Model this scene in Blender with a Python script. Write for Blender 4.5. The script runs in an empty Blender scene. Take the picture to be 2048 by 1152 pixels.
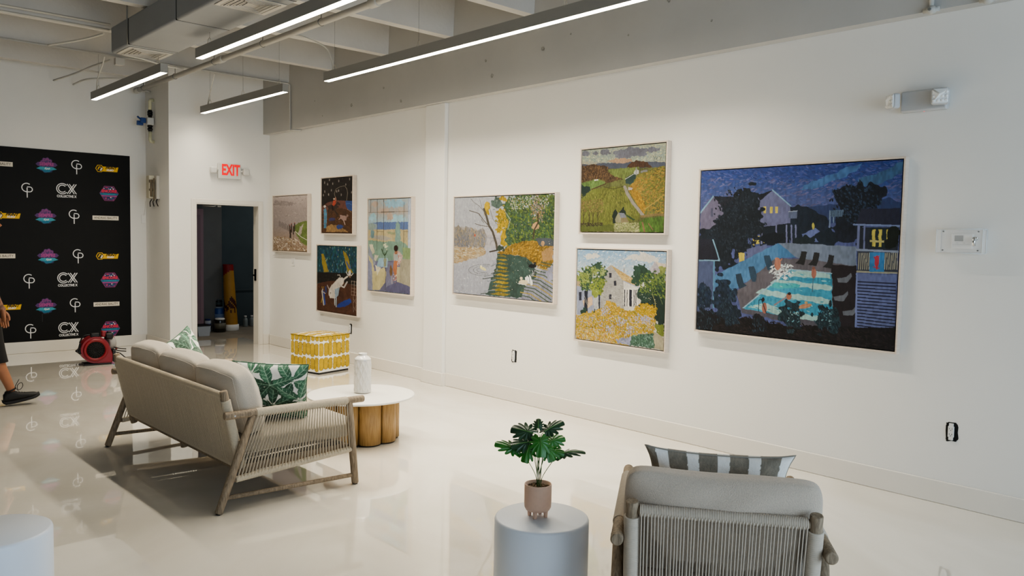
import bpy, bmesh, math, random
import numpy as np
from mathutils import Vector, Matrix, Euler
R = math.radians
rnd = random.Random(7)
SC = bpy.context.scene
COL = SC.collection

# ------------------------------------------------------------------ materials
def s2l(c):
    return c / 12.92 if c <= 0.04045 else ((c + 0.055) / 1.055) ** 2.4
def hx(h):
    h = h.lstrip('#')
    return tuple(s2l(int(h[i:i + 2], 16) / 255) for i in (0, 2, 4))
_M = {}
def mat(name, col='#cccccc', rough=0.6, metal=0.0, spec=0.5, noise=None, bump=None, emit=None, estr=0.0,
        trans=0.0, coat=0.0, alpha=1.0, vcol=False, sheen=0.0):
    """procedural principled material; noise=(scale, amount, stretch), bump=(scale, strength, stretch)"""
    if name in _M: return _M[name]
    m = bpy.data.materials.new(name); m.use_nodes = True
    nt = m.node_tree; b = nt.nodes['Principled BSDF']
    c = hx(col) if isinstance(col, str) else col
    b.inputs['Base Color'].default_value = (*c, 1)
    b.inputs['Roughness'].default_value = rough
    b.inputs['Metallic'].default_value = metal
    b.inputs['Specular IOR Level'].default_value = spec
    b.inputs['Transmission Weight'].default_value = trans
    b.inputs['Coat Weight'].default_value = coat
    b.inputs['Sheen Weight'].default_value = sheen
    b.inputs['Alpha'].default_value = alpha
    if emit:
        b.inputs['Emission Color'].default_value = (*hx(emit), 1); b.inputs['Emission Strength'].default_value = estr
    L = nt.links
    tc = nt.nodes.new('ShaderNodeTexCoord')
    def ntex(scale, stretch, detail=4):
        mp = nt.nodes.new('ShaderNodeMapping'); mp.inputs['Scale'].default_value = stretch or (1, 1, 1)
        L.new(tc.outputs['Object'], mp.inputs['Vector'])
        n = nt.nodes.new('ShaderNodeTexNoise'); n.inputs['Scale'].default_value = scale; n.inputs['Detail'].default_value = detail
        L.new(mp.outputs['Vector'], n.inputs['Vector']); return n
    src = None
    if vcol:
        a = nt.nodes.new('ShaderNodeVertexColor'); a.layer_name = 'Col'; src = a.outputs['Color']
    if noise:
        n = ntex(noise[0], noise[2] if len(noise) > 2 else None)
        mr = nt.nodes.new('ShaderNodeMapRange'); mr.inputs['From Min'].default_value = .3; mr.inputs['From Max'].default_value = .7
        mr.inputs['To Min'].default_value = 1 - noise[1]; mr.inputs['To Max'].default_value = 1 + noise[1] * .5
        L.new(n.outputs['Fac'], mr.inputs['Value'])
        vm = nt.nodes.new('ShaderNodeVectorMath'); vm.operation = 'SCALE'
        if src: L.new(src, vm.inputs[0])
        else: vm.inputs[0].default_value = c
        L.new(mr.outputs['Result'], vm.inputs['Scale']); src = vm.outputs['Vector']
    if src: L.new(src, b.inputs['Base Color'])
    if bump:
        n = ntex(bump[0], bump[2] if len(bump) > 2 else None)
        bp = nt.nodes.new('ShaderNodeBump'); bp.inputs['Strength'].default_value = bump[1]; bp.inputs['Distance'].default_value = .01
        L.new(n.outputs['Fac'], bp.inputs['Height']); L.new(bp.outputs['Normal'], b.inputs['Normal'])
    _M[name] = m
    return m

# ------------------------------------------------------------------ objects
def tag(o, label=None, cat=None, group=None, kind=None):
    if label: o['label'] = label
    if cat: o['category'] = cat
    if group: o['group'] = group
    if kind: o['kind'] = kind
    return o
def thing(name, label, cat, loc=(0, 0, 0), rz=0.0, group=None):
    o = bpy.data.objects.new(name, None); COL.objects.link(o)
    o.location = loc; o.rotation_euler = (0, 0, rz); o.empty_display_size = .1
    return tag(o, label, cat, group)

class MB:
    def __init__(s): s.bm = bmesh.new(); s.mi = 0; s.sm = []
    def _v(s, pts): return [s.bm.verts.new(Vector(p)) for p in pts]
    def face(s, vs, smooth=False):
        try: f = s.bm.faces.new(vs)
        except ValueError: return None
        f.material_index = s.mi; f.smooth = smooth; return f
    def poly(s, pts, smooth=False): return s.face(s._v(pts), smooth)
    def box(s, lo, hi, bev=0.0, seg=2, M=None):
        x0, y0, z0 = lo; x1, y1, z1 = hi
        P = [(x0, y0, z0), (x1, y0, z0), (x1, y1, z0), (x0, y1, z0), (x0, y0, z1), (x1, y0, z1), (x1, y1, z1), (x0, y1, z1)]
        if M is not None: P = [M @ Vector(p) for p in P]
        v = s._v(P); fs = []
        for q in ((3, 2, 1, 0), (4, 5, 6, 7), (0, 1, 5, 4), (1, 2, 6, 5), (2, 3, 7, 6), (3, 0, 4, 7)):
            fs.append(s.face([v[i] for i in q]))
        if bev > 0:
            es = list({e for f in fs for e in f.edges})
            r = bmesh.ops.bevel(s.bm, geom=es, offset=bev, segments=seg, profile=.5, affect='EDGES')
            for f in r['faces']: f.smooth = True; f.material_index = s.mi
        return s
    def prism(s, pts, ax, a, b, smooth=False):
        """polygon pts (2D) extruded along axis ax from a to b"""
        def put(p, t):
            return {'x': (t, p[0], p[1]), 'y': (p[0], t, p[1]), 'z': (p[0], p[1], t)}[ax]
        A = s._v([put(p, a) for p in pts]); B = s._v([put(p, b) for p in pts]); n = len(pts)
        s.face(A[::-1]); s.face(B)
        for i in range(n): s.face([A[i], A[(i + 1) % n], B[(i + 1) % n], B[i]], smooth)
        return s
    def tube(s, path, r, seg=8, cap=True, smooth=True, closed=False):
        path = [Vector(p) for p in path]; n = len(path)
        rs = r if isinstance(r, (list, tuple)) else [r] * n
        prev = None; rings = []
        for i, p in enumerate(path):
            if closed: t = path[(i + 1) % n] - path[i - 1]
            else: t = path[min(i + 1, n - 1)] - path[max(i - 1, 0)]
            if t.length < 1e-9: t = Vector((0, 0, 1))
            t.normalize()
            if prev is None:
                u = t.orthogonal().normalized()
            else:
                u = (prev - t * prev.dot(t))
                u = u.normalized() if u.length > 1e-6 else t.orthogonal().normalized()
            prev = u; w = t.cross(u)
            rings.append(s._v([p + (u * math.cos(2 * math.pi * k / seg) + w * math.sin(2 * math.pi * k / seg)) * rs[i] for k in range(seg)]))
        m = n if closed else n - 1
        for i in range(m):
            a, b = rings[i], rings[(i + 1) % n]
            for k in range(seg): s.face([a[k], a[(k + 1) % seg], b[(k + 1) % seg], b[k]], smooth)
        if cap and not closed: s.face(rings[0][::-1]); s.face(rings[-1])
        return s
    def rod(s, a, b, r0, r1=None, seg=16, round_=.0):
        """cylinder; round_ softens the ends"""
        a, b = Vector(a), Vector(b); r1 = r0 if r1 is None else r1
        if round_ > 0:
            d = (b - a).normalized(); q = round_
            return s.tube([a, a + d * q * .3, a + d * q, b - d * q, b - d * q * .3, b], [r0 - q, r0 - q * .3, r0, r1, r1 - q * .3, r1 - q], seg)
        return s.tube([a, b], [r0, r1], seg)
    def lathe(s, prof, seg=32, c=(0, 0, 0), smooth=True):
        rings = []
        for r, z in prof:
            if r < 1e-6: rings.append(s._v([(c[0], c[1], c[2] + z)]))
            else: rings.append(s._v([(c[0] + r * math.cos(2 * math.pi * k / seg), c[1] + r * math.sin(2 * math.pi * k / seg), c[2] + z) for k in range(seg)]))
        for a, b in zip(rings, rings[1:]):
            for k in range(seg):
                k2 = (k + 1) % seg
                if len(a) == 1 and len(b) == 1: continue
                if len(a) == 1: s.face([a[0], b[k2], b[k]], smooth)
                elif len(b) == 1: s.face([a[k], a[k2], b[0]], smooth)
                else: s.face([a[k], a[k2], b[k2], b[k]], smooth)
        return s
    def ball(s, c, r, seg=12, sc=(1, 1, 1)):
        pr = [(math.sin(math.pi * i / (seg // 2)), -math.cos(math.pi * i / (seg // 2))) for i in range(seg // 2 + 1)]
        n0 = len(s.bm.verts); s.lathe([(a * r, b * r) for a, b in pr], seg)
        s.bm.verts.ensure_lookup_table()
        for v in s.bm.verts[n0:]: v.co = Vector((v.co.x * sc[0], v.co.y * sc[1], v.co.z * sc[2])) + Vector(c)
        return s
    def mark(s): return len(s.bm.verts)
    def xform(s, n0, M):
        s.bm.verts.ensure_lookup_table()
        for v in s.bm.verts[n0:]: v.co = M @ v.co
        return s
    def add_mesh(s, me, M, mi=None):
        n0 = len(s.bm.verts); f0 = len(s.bm.faces); s.bm.from_mesh(me); s.bm.faces.ensure_lookup_table()
        for f in s.bm.faces[f0:]:
            f.material_index = s.mi if mi is None else mi
        return s.xform(n0, M)
    def build(s, name, mats, parent=None, loc=None, rot=None, recalc=True, doubles=False):
        if doubles: bmesh.ops.remove_doubles(s.bm, verts=s.bm.verts, dist=1e-5)
        if recalc: bmesh.ops.recalc_face_normals(s.bm, faces=s.bm.faces)
        me = bpy.data.meshes.new(name); s.bm.to_mesh(me); s.bm.free()
        for m in (mats if isinstance(mats, (list, tuple)) else [mats]): me.materials.append(m)
        o = bpy.data.objects.new(name, me); COL.objects.link(o)
        if parent is not None: o.parent = parent
        if loc is not None: o.location = loc
        if rot is not None: o.rotation_euler = rot
        return o
def struct(o): o['kind'] = 'structure'; return o
def copy_tree(o, parent=None):
    kids = [c for c in bpy.data.objects if c.parent == o]
    c = o.copy(); COL.objects.link(c); c.parent = parent
    for k in kids: copy_tree(k, c)
    return c
_font = None
def text_mesh(txt, size=1.0, bold=0.0, shear=0.0, res=2):
    cu = bpy.data.curves.new('t', 'FONT'); cu.body = txt; cu.size = size; cu.align_x = 'CENTER'; cu.align_y = 'CENTER'
    cu.offset = bold; cu.shear = shear; cu.resolution_u = res
    ob = bpy.data.objects.new('t', cu); COL.objects.link(ob)
    dg = bpy.context.evaluated_depsgraph_get()
    me = bpy.data.meshes.new_from_object(ob.evaluated_get(dg))
    bpy.data.objects.remove(ob); return me

# ------------------------------------------------------------------ painted colour grids
def vnoise(h, w, cells, seed, aniso=(1, 1)):
    rg = np.random.RandomState(seed)
    gy, gx = max(2, int(cells * aniso[0])), max(2, int(cells * aniso[1]))
    g = rg.rand(gy + 1, gx + 1)
    y = np.linspace(0, gy - 1e-6, h); x = np.linspace(0, gx - 1e-6, w)
    yi = y.astype(int); xi = x.astype(int); fy = (y - yi)[:, None]; fx = (x - xi)[None, :]
    fy = fy * fy * (3 - 2 * fy); fx = fx * fx * (3 - 2 * fx)
    a = g[yi][:, xi]; b = g[yi][:, xi + 1]; c = g[yi + 1][:, xi]; d = g[yi + 1][:, xi + 1]
    return (a * (1 - fx) + b * fx) * (1 - fy) + (c * (1 - fx) + d * fx) * fy
def homog(q):
    """unit square (u right, v down) -> quad tl,tr,br,bl"""
    A = []; B = []
    for (u, v), (x, y) in zip(((0, 0), (1, 0), (1, 1), (0, 1)), q):
        A.append([u, v, 1, 0, 0, 0, -u * x, -v * x]); B.append(x)
        A.append([0, 0, 0, u, v, 1, -u * y, -v * y]); B.append(y)
    h = np.linalg.solve(np.array(A, float), np.array(B, float)); return np.append(h, 1).reshape(3, 3)
def rgb(h): h = h.lstrip('#'); return np.array([int(h[i:i + 2], 16) / 255 for i in (0, 2, 4)])
class Paint:
    """an oil-paint style colour field; shapes are given in the sketch coordinates spanned by quad"""
    def __init__(s, w, h, quad, seed=1, scale=1.0):
        w, h = int(w * scale), int(h * scale); s.k = scale
        s.w, s.h, s.seed = w, h, seed
        s.rg = np.random.RandomState(seed)
        U, V = np.meshgrid(np.linspace(0, 1, w), np.linspace(0, 1, h)); H = homog(quad)
        D = H[2, 0] * U + H[2, 1] * V + H[2, 2]
        s.X = (H[0, 0] * U + H[0, 1] * V + H[0, 2]) / D; s.Y = (H[1, 0] * U + H[1, 1] * V + H[1, 2]) / D
        s.n1 = vnoise(h, w, 45, seed + 11) - .5; s.n2 = vnoise(h, w, 45, seed + 12) - .5
        s.n3 = vnoise(h, w, 14, seed + 13) - .5; s.n4 = vnoise(h, w, 14, seed + 14) - .5
        s.br = vnoise(h, w, 90, seed + 15, (.5, 1.4)) - .5
        s.C = np.zeros((h, w, 3)) + .5
    def _c(s, c, var):
        base = rgb(c) if isinstance(c, str) else np.array(c)
        return np.clip(base * (1 + var * (s.br * 1.2 + s.n3)[..., None]), 0, 1)
    def put(s, m, c, var=.12): cc = s._c(c, var); s.C[m] = cc[m]; return m
    def fill(s, c, var=.12): return s.put(np.ones((s.h, s.w), bool), c, var)
    def grad(s, st, m=None, var=.1):
        ys = [a for a, _ in st]; cs = np.array([rgb(c) for _, c in st]); Yj = s.Y + s.n3 * 20
        cc = np.stack([np.interp(Yj, ys, cs[:, i]) for i in range(3)], -1) * (1 + var * s.br[..., None])
        if m is None: s.C = np.clip(cc, 0, 1)
        else: s.C[m] = np.clip(cc, 0, 1)[m]
    def inside(s, pts, rough=4):
        X = s.X + s.n1 * rough * 2; Y = s.Y + s.n2 * rough * 2
        r = np.zeros((s.h, s.w), bool); n = len(pts)
        for i in range(n):
            x0, y0 = pts[i]; x1, y1 = pts[(i + 1) % n]
            if y0 == y1: continue
            c = (y0 > Y) != (y1 > Y)
            r ^= c & (X < (x1 - x0) * (Y - y0) / (y1 - y0) + x0)
        return r
    def poly(s, pts, c, rough=2.5, var=.12): return s.put(s.inside(pts, rough), c, var)
    def em(s, cx, cy, rx, ry, rough=.35, ang=0):
        dx, dy = s.X - cx, s.Y - cy; ca, sa = math.cos(ang), math.sin(ang)
        a, b = (dx * ca + dy * sa) / rx, (-dx * sa + dy * ca) / ry
        return a * a + b * b < 1 + rough * 3 * (.9 * s.n1 + .25 * s.n3)
    def ell(s, cx, cy, rx, ry, c, rough=.3, var=.14, ang=0): return s.put(s.em(cx, cy, rx, ry, rough, ang), c, var)
    def line(s, pts, wd, c, var=.1, wob=2.0):
        X = s.X + s.n3 * wob; Y = s.Y + s.n4 * wob; m = np.zeros((s.h, s.w), bool)
        for (x0, y0), (x1, y1) in zip(pts, pts[1:]):
            dx, dy = x1 - x0, y1 - y0; L = dx * dx + dy * dy + 1e-9
            t = np.clip(((X - x0) * dx + (Y - y0) * dy) / L, 0, 1)
            m |= (X - x0 - t * dx) ** 2 + (Y - y0 - t * dy) ** 2 < (wd / 2) ** 2
        return s.put(m, c, var)
    def dabs(s, m, n, cols, size=(1, 2), ang=0, jit=.5):
        """short brush touches scattered over mask m"""
        iy, ix = np.nonzero(m)
        if len(iy) == 0: return
        pal = [rgb(c) for c in cols]; k = s.rg.randint(0, len(iy), n)
        for j in k:
            cy, cx = iy[j], ix[j]; a = ang + (s.rg.rand() - .5) * 2 * jit
            L = s.k * size[1] * (.4 + .6 * s.rg.rand()); W = s.k * size[0] * (.4 + .6 * s.rg.rand()); q = int(L + 2)
            y0, y1, x0, x1 = max(0, cy - q), min(s.h, cy + q + 1), max(0, cx - q), min(s.w, cx + q + 1)
            yy, xx = np.mgrid[y0:y1, x0:x1]; dx, dy = xx - cx, yy - cy
            u = (dx * math.cos(a) + dy * math.sin(a)) / L; v = (-dx * math.sin(a) + dy * math.cos(a)) / W
            mm = u * u + v * v < 1
            s.C[y0:y1, x0:x1][mm] = np.clip(pal[s.rg.randint(len(pal))] * (.88 + .24 * s.rg.rand()), 0, 1)
    def lin(s, sat=1.0, val=1.0):
        g = s.C.mean(-1, keepdims=True); c = np.clip((g + (s.C - g) * sat) * val, 0, 1); return np.where(c <= .04045, c / 12.92, ((c + .055) / 1.055) ** 2.4)
def grid_mesh(name, P, cols, mats, closed=False):
    """P (h,w,3) positions, cols (h,w,3) linear colours"""
    h, w = P.shape[:2]; me = bpy.data.meshes.new(name)
    idx = np.arange(h * w).reshape(h, w)
    q = np.stack([idx[:-1, :-1], idx[1:, :-1], idx[1:, 1:], idx[:-1, 1:]], -1).reshape(-1, 4)
    me.vertices.add(h * w); me.vertices.foreach_set('co', P.reshape(-1).astype(np.float32))
    me.loops.add(q.size); me.loops.foreach_set('vertex_index', q.reshape(-1).astype(np.int32))
    me.polygons.add(len(q)); me.polygons.foreach_set('loop_start', (np.arange(len(q)) * 4).astype(np.int32))
    me.polygons.foreach_set('loop_total', np.full(len(q), 4, np.int32))
    me.polygons.foreach_set('use_smooth', np.ones(len(q), bool))
    me.update(calc_edges=True); me.validate()
    if cols is not None:
        at = me.color_attributes.new('Col', 'FLOAT_COLOR', 'POINT')
        at.data.foreach_set('color', np.concatenate([cols.reshape(-1, 3), np.ones((h * w, 1))], 1).reshape(-1).astype(np.float32))
    for m in (mats if isinstance(mats, (list, tuple)) else [mats]): me.materials.append(m)
    return me
def link(me, name, parent=None, loc=None, rot=None):
    o = bpy.data.objects.new(name, me); COL.objects.link(o)
    if parent is not None: o.parent = parent
    if loc is not None: o.location = loc
    if rot is not None: o.rotation_euler = rot
    return o
# ------------------------------------------------------------------ camera
CAM_H = 1.6; FPX = 1598.57; YAW, PIT, ROL = 0.7464168, -0.0606797, 0.0187361
fw = Vector((math.sin(YAW) * math.cos(PIT), math.cos(YAW) * math.cos(PIT), math.sin(PIT)))
rt = Vector((math.cos(YAW), -math.sin(YAW), 0)); up = rt.cross(fw)
rt2 = rt * math.cos(ROL) + up * math.sin(ROL); up2 = -rt * math.sin(ROL) + up * math.cos(ROL)
cd = bpy.data.cameras.new('camera'); cam = bpy.data.objects.new('camera', cd); COL.objects.link(cam)
cam.matrix_world = Matrix(((rt2.x, up2.x, -fw.x, 0), (rt2.y, up2.y, -fw.y, 0), (rt2.z, up2.z, -fw.z, CAM_H), (0, 0, 0, 1)))
cd.sensor_width = 36; cd.lens = FPX / 2048 * 36; cd.clip_start = .05; cd.clip_end = 100
SC.camera = cam

XW, XG, YD, YB, XJ = 5.333, 5.233, 11.0, 11.9, 3.905     # right wall, girder face, door wall, far wall, jog
ZG, ZS, ZC = 3.04, 3.68, 4.25                             # girder soffit, stem soffit, deck
XL, YF = -4.5, -4.0

m_wall = mat('painted_wall', '#e6e4df', .55, noise=(1.2, .02), bump=(60, .05))
m_ceil = mat('painted_concrete', '#c6c4c0', .8, noise=(2.5, .05), bump=(25, .25))
m_gird = mat('painted_concrete_girder', '#b9b8b5', .75, noise=(1.6, .05), bump=(9, .3))
m_trim = mat('trim_paint', '#e2ddd4', .4, noise=(3, .02))
m_white = mat('white_paint', '#e9e7e3', .5)
m_store = mat('dark_teal_wall', '#4a565a', .8, noise=(2, .12))
m_store2 = mat('grey_block_wall', '#6a6a68', .85, noise=(2, .12))
m_conc = mat('storage_concrete', '#8d8578', .7, noise=(4, .15), bump=(20, .2))

def floor_material():
    m = bpy.data.materials.new('glossy_white_epoxy'); m.use_nodes = True; nt = m.node_tree; L = nt.links
    b = nt.nodes['Principled BSDF']; tc = nt.nodes.new('ShaderNodeTexCoord')
    mp = nt.nodes.new('ShaderNodeMapping'); mp.inputs['Scale'].default_value = (.5, .35, 1); L.new(tc.outputs['Object'], mp.inputs['Vector'])
    n1 = nt.nodes.new('ShaderNodeTexNoise'); n1.inputs['Scale'].default_value = 1.6; n1.inputs['Detail'].default_value = 6; n1.inputs['Distortion'].default_value = 2.2
    L.new(mp.outputs['Vector'], n1.inputs['Vector'])
    cr = nt.nodes.new('ShaderNodeValToRGB'); e = cr.color_ramp.elements
    e[0].position = .36; e[0].color = (*hx('#ddd7cb'), 1); e[1].position = .6; e[1].color = (*hx('#e8e3d9'), 1)
    L.new(n1.outputs['Fac'], cr.inputs['Fac']); L.new(cr.outputs['Color'], b.inputs['Base Color'])
    n2 = nt.nodes.new('ShaderNodeTexNoise'); n2.inputs['Scale'].default_value = 1.1; n2.inputs['Detail'].default_value = 2
    L.new(tc.outputs['Object'], n2.inputs['Vector'])
    bp = nt.nodes.new('ShaderNodeBump'); bp.inputs['Strength'].default_value = .012; bp.inputs['Distance'].default_value = .012
    L.new(n2.outputs['Fac'], bp.inputs['Height']); L.new(bp.outputs['Normal'], b.inputs['Normal'])
    mr = nt.nodes.new('ShaderNodeMapRange'); mr.inputs['To Min'].default_value = .03; mr.inputs['To Max'].default_value = .05
    L.new(n1.outputs['Fac'], mr.inputs['Value']); L.new(mr.outputs['Result'], b.inputs['Roughness'])
    b.inputs['Specular IOR Level'].default_value = .5; b.inputs['Coat Weight'].default_value = 1.0; b.inputs['Coat Roughness'].default_value = .002; b.inputs['Coat IOR'].default_value = 1.65
    return m
b = MB(); b.box((XL, YF, -.1), (XW, YB, 0)); struct(b.build('floor', floor_material()))
b = MB(); b.box((XW, YF, 0), (XW + .3, YD, ZC)); struct(b.build('wall_right', m_wall))
b = MB(); b.box((XL, YB, 0), (XJ, YB + .2, ZC)); struct(b.build('wall_back', m_wall))
b = MB(); b.box((XL - .2, YF, 0), (XL, YB + .2, ZC)); struct(b.build('wall_left', mat('left_wall_grey', '#8e8b86', .7, noise=(1.2, .03))))
# door wall with its opening, jog return, and door casing
DX0, DX1, DZ = 4.25, 5.17, 2.022
b = MB()
b.box((XJ, YD, 0), (DX0, YD + .14, ZC)); b.box((DX1, YD, 0), (XW + .3, YD + .14, ZC)); b.box((DX0, YD, DZ), (DX1, YD + .14, ZC))
b.box((XJ, YD + .14, 0), (XJ + .12, YB + .2, ZC))
struct(b.build('wall_center', m_wall))
b = MB()
def ring(x0, x1, z1, w, y0, y1):
    b.box((x0 - w, y0, 0), (x0, y1, z1 + w), .004, 1); b.box((x1, y0, 0), (x1 + w, y1, z1 + w), .004, 1); b.box((x0, y0, z1), (x1, y1, z1 + w), .004, 1)
ring(DX0, DX1, DZ, .055, YD - .015, YD - .001)
dframe = struct(b.build('door_1', m_trim))
b = MB(); b.box((DX0 + .0005, YD - .012, 0), (DX0 + .016, YD + .15, DZ)); b.box((DX1 - .016, YD - .012, 0), (DX1 - .0005, YD + .15, DZ)); b.box((DX0 + .016, YD - .012, DZ - .016), (DX1 - .016, YD + .15, DZ - .0005))
b.build('jamb', m_trim, dframe)
b = MB(); b.box((DX1 - .03, YD + .05, .93), (DX1 - .016, YD + .10, 1.10), .004, 1); b.rod((DX1 - .03, YD + .075, 1.01), (DX1 - .06, YD + .075, 1.01), .012)
b.build('latch_plate', mat('dark_metal', '#17171a', .4, .8), dframe)
b = MB(); b.tube([(4.42, YD + .16, 1.99), (4.55, YD + .12, 1.985), (4.6, YD + .09, 2.0)], .008, 8); b.box((4.585, YD + .06, 1.975), (4.64, YD + .11, 2.005), .005)
b.build('closer_arm', mat('brushed_metal', '#9a9a98', .35, .9), dframe)

# long girder over the right wall, its ledge, and the pilaster
b = MB(); b.prism([(XG, ZG), (XW - .001, ZG), (XW - .001, ZC), (XG, ZC)], 'y', YF, YD - .001)
struct(b.build('trim_1', m_gird))
b = MB(); b.box((XW - .05, 6.81, 0), (XW - .0005, 7.155, ZG - .001), .006, 2); struct(b.build('trim_2', m_wall))
# small patched chips in the girder face
b = MB()
for (y, z) in ((9.5, 3.35), (9.3, 3.14), (7.55, 3.13), (7.9, 3.32), (6.1, 3.36), (6.0, 3.2), (5.3, 3.35), (4.95, 3.42), (4.3, 3.3), (3.9, 3.5), (3.5, 3.27), (8.6, 3.2)):
    pts = []
    n = 9; s = rnd.uniform(.012, .03)
    for k in range(n):
        a = 2 * math.pi * k / n; r = s * rnd.uniform(.5, 1.1); pts.append((XG - .003, y + r * math.cos(a), z + r * .8 * math.sin(a)))
    c = b._v([(XG + .001, y, z)])[0]; v = b._v(pts)
    for k in range(n): b.face([c, v[k], v[(k + 1) % n]])
o = b.build('surface_chips', mat('chip_grey', '#9d9b95', .9, bump=(80, .5)), bpy.data.objects['trim_1']); o['kind'] = 'structure'

# ceiling deck with its stems
b = MB(); b.box((XL, YF, ZC), (XW + .3, YB + .2, ZC + .1))
STEM = [11.46, 10.27, 9.08, 7.87, 6.68, 5.48, 4.28, 3.08, 1.88, .68, -.52, -1.72, -2.92]
for y in STEM:
    x1 = XG - .0005 if y < YD - .2 else XJ
    b.prism([(y - .055, ZS), (y + .055, ZS), (y + .085, ZC), (y - .085, ZC)], 'x', XL, x1)
struct(b.build('ceiling', m_ceil))

# baseboards
def base(name, x0, y0, x1, y1): 
    b = MB(); b.box((x0, y0, 0), (x1, y1, .135)); b.box((x0, y0, .135), (x1, y1, .142), .002, 1)
    return struct(b.build(name, m_trim))
b = MB()
for y0, y1, dx in ((YF, 6.79, .014), (7.175, YD - .02, .014)):
    b.box((XW - dx, y0, 0), (XW - .0005, y1, .142), .004, 1)
b.box((XW - .066, 6.79, 0), (XW - .051, 7.175, .142), .004, 1); b.box((XW - .05, 6.79, 0), (XW - .001, 6.806, .142), .002, 1); b.box((XW - .05, 7.159, 0), (XW - .001, 7.175, .142), .002, 1)
struct(b.build('baseboard_right', m_trim))
b = MB(); b.box((XL, YB - .014, 0), (XJ - .016, YB - .0005, .15), .004, 1); struct(b.build('baseboard_back', m_trim))
b = MB(); b.box((XJ - .014, YD + .002, 0), (XJ - .0005, YB - .016, .15), .004, 1); b.box((XJ - .014, YD - .014, 0), (DX0 - .057, YD - .0005, .15), .004, 1); b.box((DX1 + .057, YD - .014, 0), (XW - .016, YD - .0005, .15), .004, 1)
struct(b.build('baseboard_center', m_trim))

# storage room beyond the door
b = MB(); b.box((XJ + .12, YD, -.1), (8.2, 14.0, -.001)); struct(b.build('floor_storage', m_conc))
b = MB(); b.box((5.46, 13.45, 0), (8.2, 13.6, 3.2)); b.box((8.05, YD + .14, 0), (8.2, 13.45, 3.2)); b.box((5.7, 13.43, .62), (8.0, 13.449, .66))
struct(b.build('wall_storage', m_store))
b = MB(); b.box((XJ + .12, 13.0, 0), (5.46, 13.6, 3.2)); b.box((XJ + .12, YD + .14, 0), (XJ + .16, 13, 3.2)); struct(b.build('wall_storage_left', m_store2))
b = MB(); b.box((XJ + .12, YD + .14, 3.2), (8.2, 14.0, 3.3)); struct(b.build('ceiling_storage', m_store))

# ------------------------------------------------------------------ light
def area(name, loc, rot, sx, sy, pw, col):
    l = bpy.data.lights.new(name, 'AREA'); l.shape = 'RECTANGLE'; l.size = sx; l.size_y = sy; l.energy = pw; l.color = col
    o = bpy.data.objects.new(name, l); COL.objects.link(o); o.location = loc; o.rotation_euler = rot; return o
area('window_daylight', (2.6, YF + .2, 1.7), (R(90), 0, 0), 4.5, 2.8, 170, (.62, .81, 1))
area('window_daylight_side', (-2.6, YF + .2, 1.6), (R(90), 0, R(-18)), 3.0, 2.4, 55, (.80, .90, 1))
area('storage_glow', (7.2, 12.2, 3.0), (0, 0, 0), .5, .5, 14, (1, .97, .92))
w = bpy.data.worlds.new('world'); SC.world = w; w.use_nodes = True
w.node_tree.nodes['Background'].inputs['Color'].default_value = (*hx('#cfdbe6'), 1); w.node_tree.nodes['Background'].inputs['Strength'].default_value = .22
SC.view_settings.view_transform = 'AgX'; SC.view_settings.look = 'AgX - Medium High Contrast'; SC.view_settings.exposure = .32; SC.view_settings.gamma = 1
# ------------------------------------------------------------------ pendant lights
m_fix = mat('fixture_grey', '#93928e', .5); m_wire = mat('wire', '#8b8b88', .4, .6); m_hook = mat('bright_hook', '#d9d3c4', .3, .6)
m_led = mat('led_diffuser', '#ffffff', .5, emit='#fff3da', estr=14.0); m_led2 = mat('led_diffuser_dim', '#ffffff', .5, emit='#fff3da', estr=14.0); m_led3 = mat('led_diffuser_mid', '#ffffff', .5, emit='#fff3da', estr=14.0)
m_cord = mat('white_cord', '#d8d5cc', .5)
PW = {'x': 19.0, 'led_diffuser_dim': 8.0, 'led_diffuser_mid': 11.5}
def pendant(x, y0, y1, z, label, cord=None, hooks=(), led=None):
    t = thing('pendant_light', label, 'light', (x, (y0 + y1) / 2, z), group='linear pendant lights under the ceiling stems')
    h = (y1 - y0) / 2; w = .036
    b = MB(); b.prism([(-w, .0), (-w, .09), (w, .09), (w, .0), (w - .004, .0), (w - .004, .02), (-w + .004, .02), (-w + .004, .0)], 'y', -h, h)
    b.box((-w, -h - .003, 0), (w, -h, .09)); b.box((-w, h, 0), (w, h + .003, .09)); b.build('housing', m_fix, t)
    b = MB(); b.prism([(-w + .004, .019), (-w + .0045, .001), (-w + .012, -.001), (w - .012, -.001), (w - .0045, .001), (w - .004, .019)], 'y', -h + .001, h - .001); b.build('diffuser', led or m_led, t)
    l = area('pendant_lamp', (x, (y0 + y1) / 2, z - .004), (0, 0, 0), 2 * w - .012, (y1 - y0) - .01, (y1 - y0) * PW[led.name if led else 'x'], (1, .905, .745)); l.data.spread = R(128)
    for yy in hooks:
        q = yy - (y0 + y1) / 2
        b = MB()
        for s in (-1, 1): b.tube([(s * .022, q, .09), (s * .02, q + s * .008, .12), (s * .004, q, .15)], .0028, 6)
        b.build('hook', m_hook, t)
        zt_ = 3.4 - z if (x < 3 and yy < 8.8) else ZS - z + .45
        b = MB(); b.tube([(0, q, .148), (0, q, zt_)], .0016, 6); b.build('hanging_wire', m_wire, t)
    if cord:
        b = MB(); b.tube([(p[0] - x, p[1] - (y0 + y1) / 2, p[2] - z) for p in cord], .007, 8); b.build('power_cord', m_cord, t)
    return t
ZL = 3.2
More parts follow.
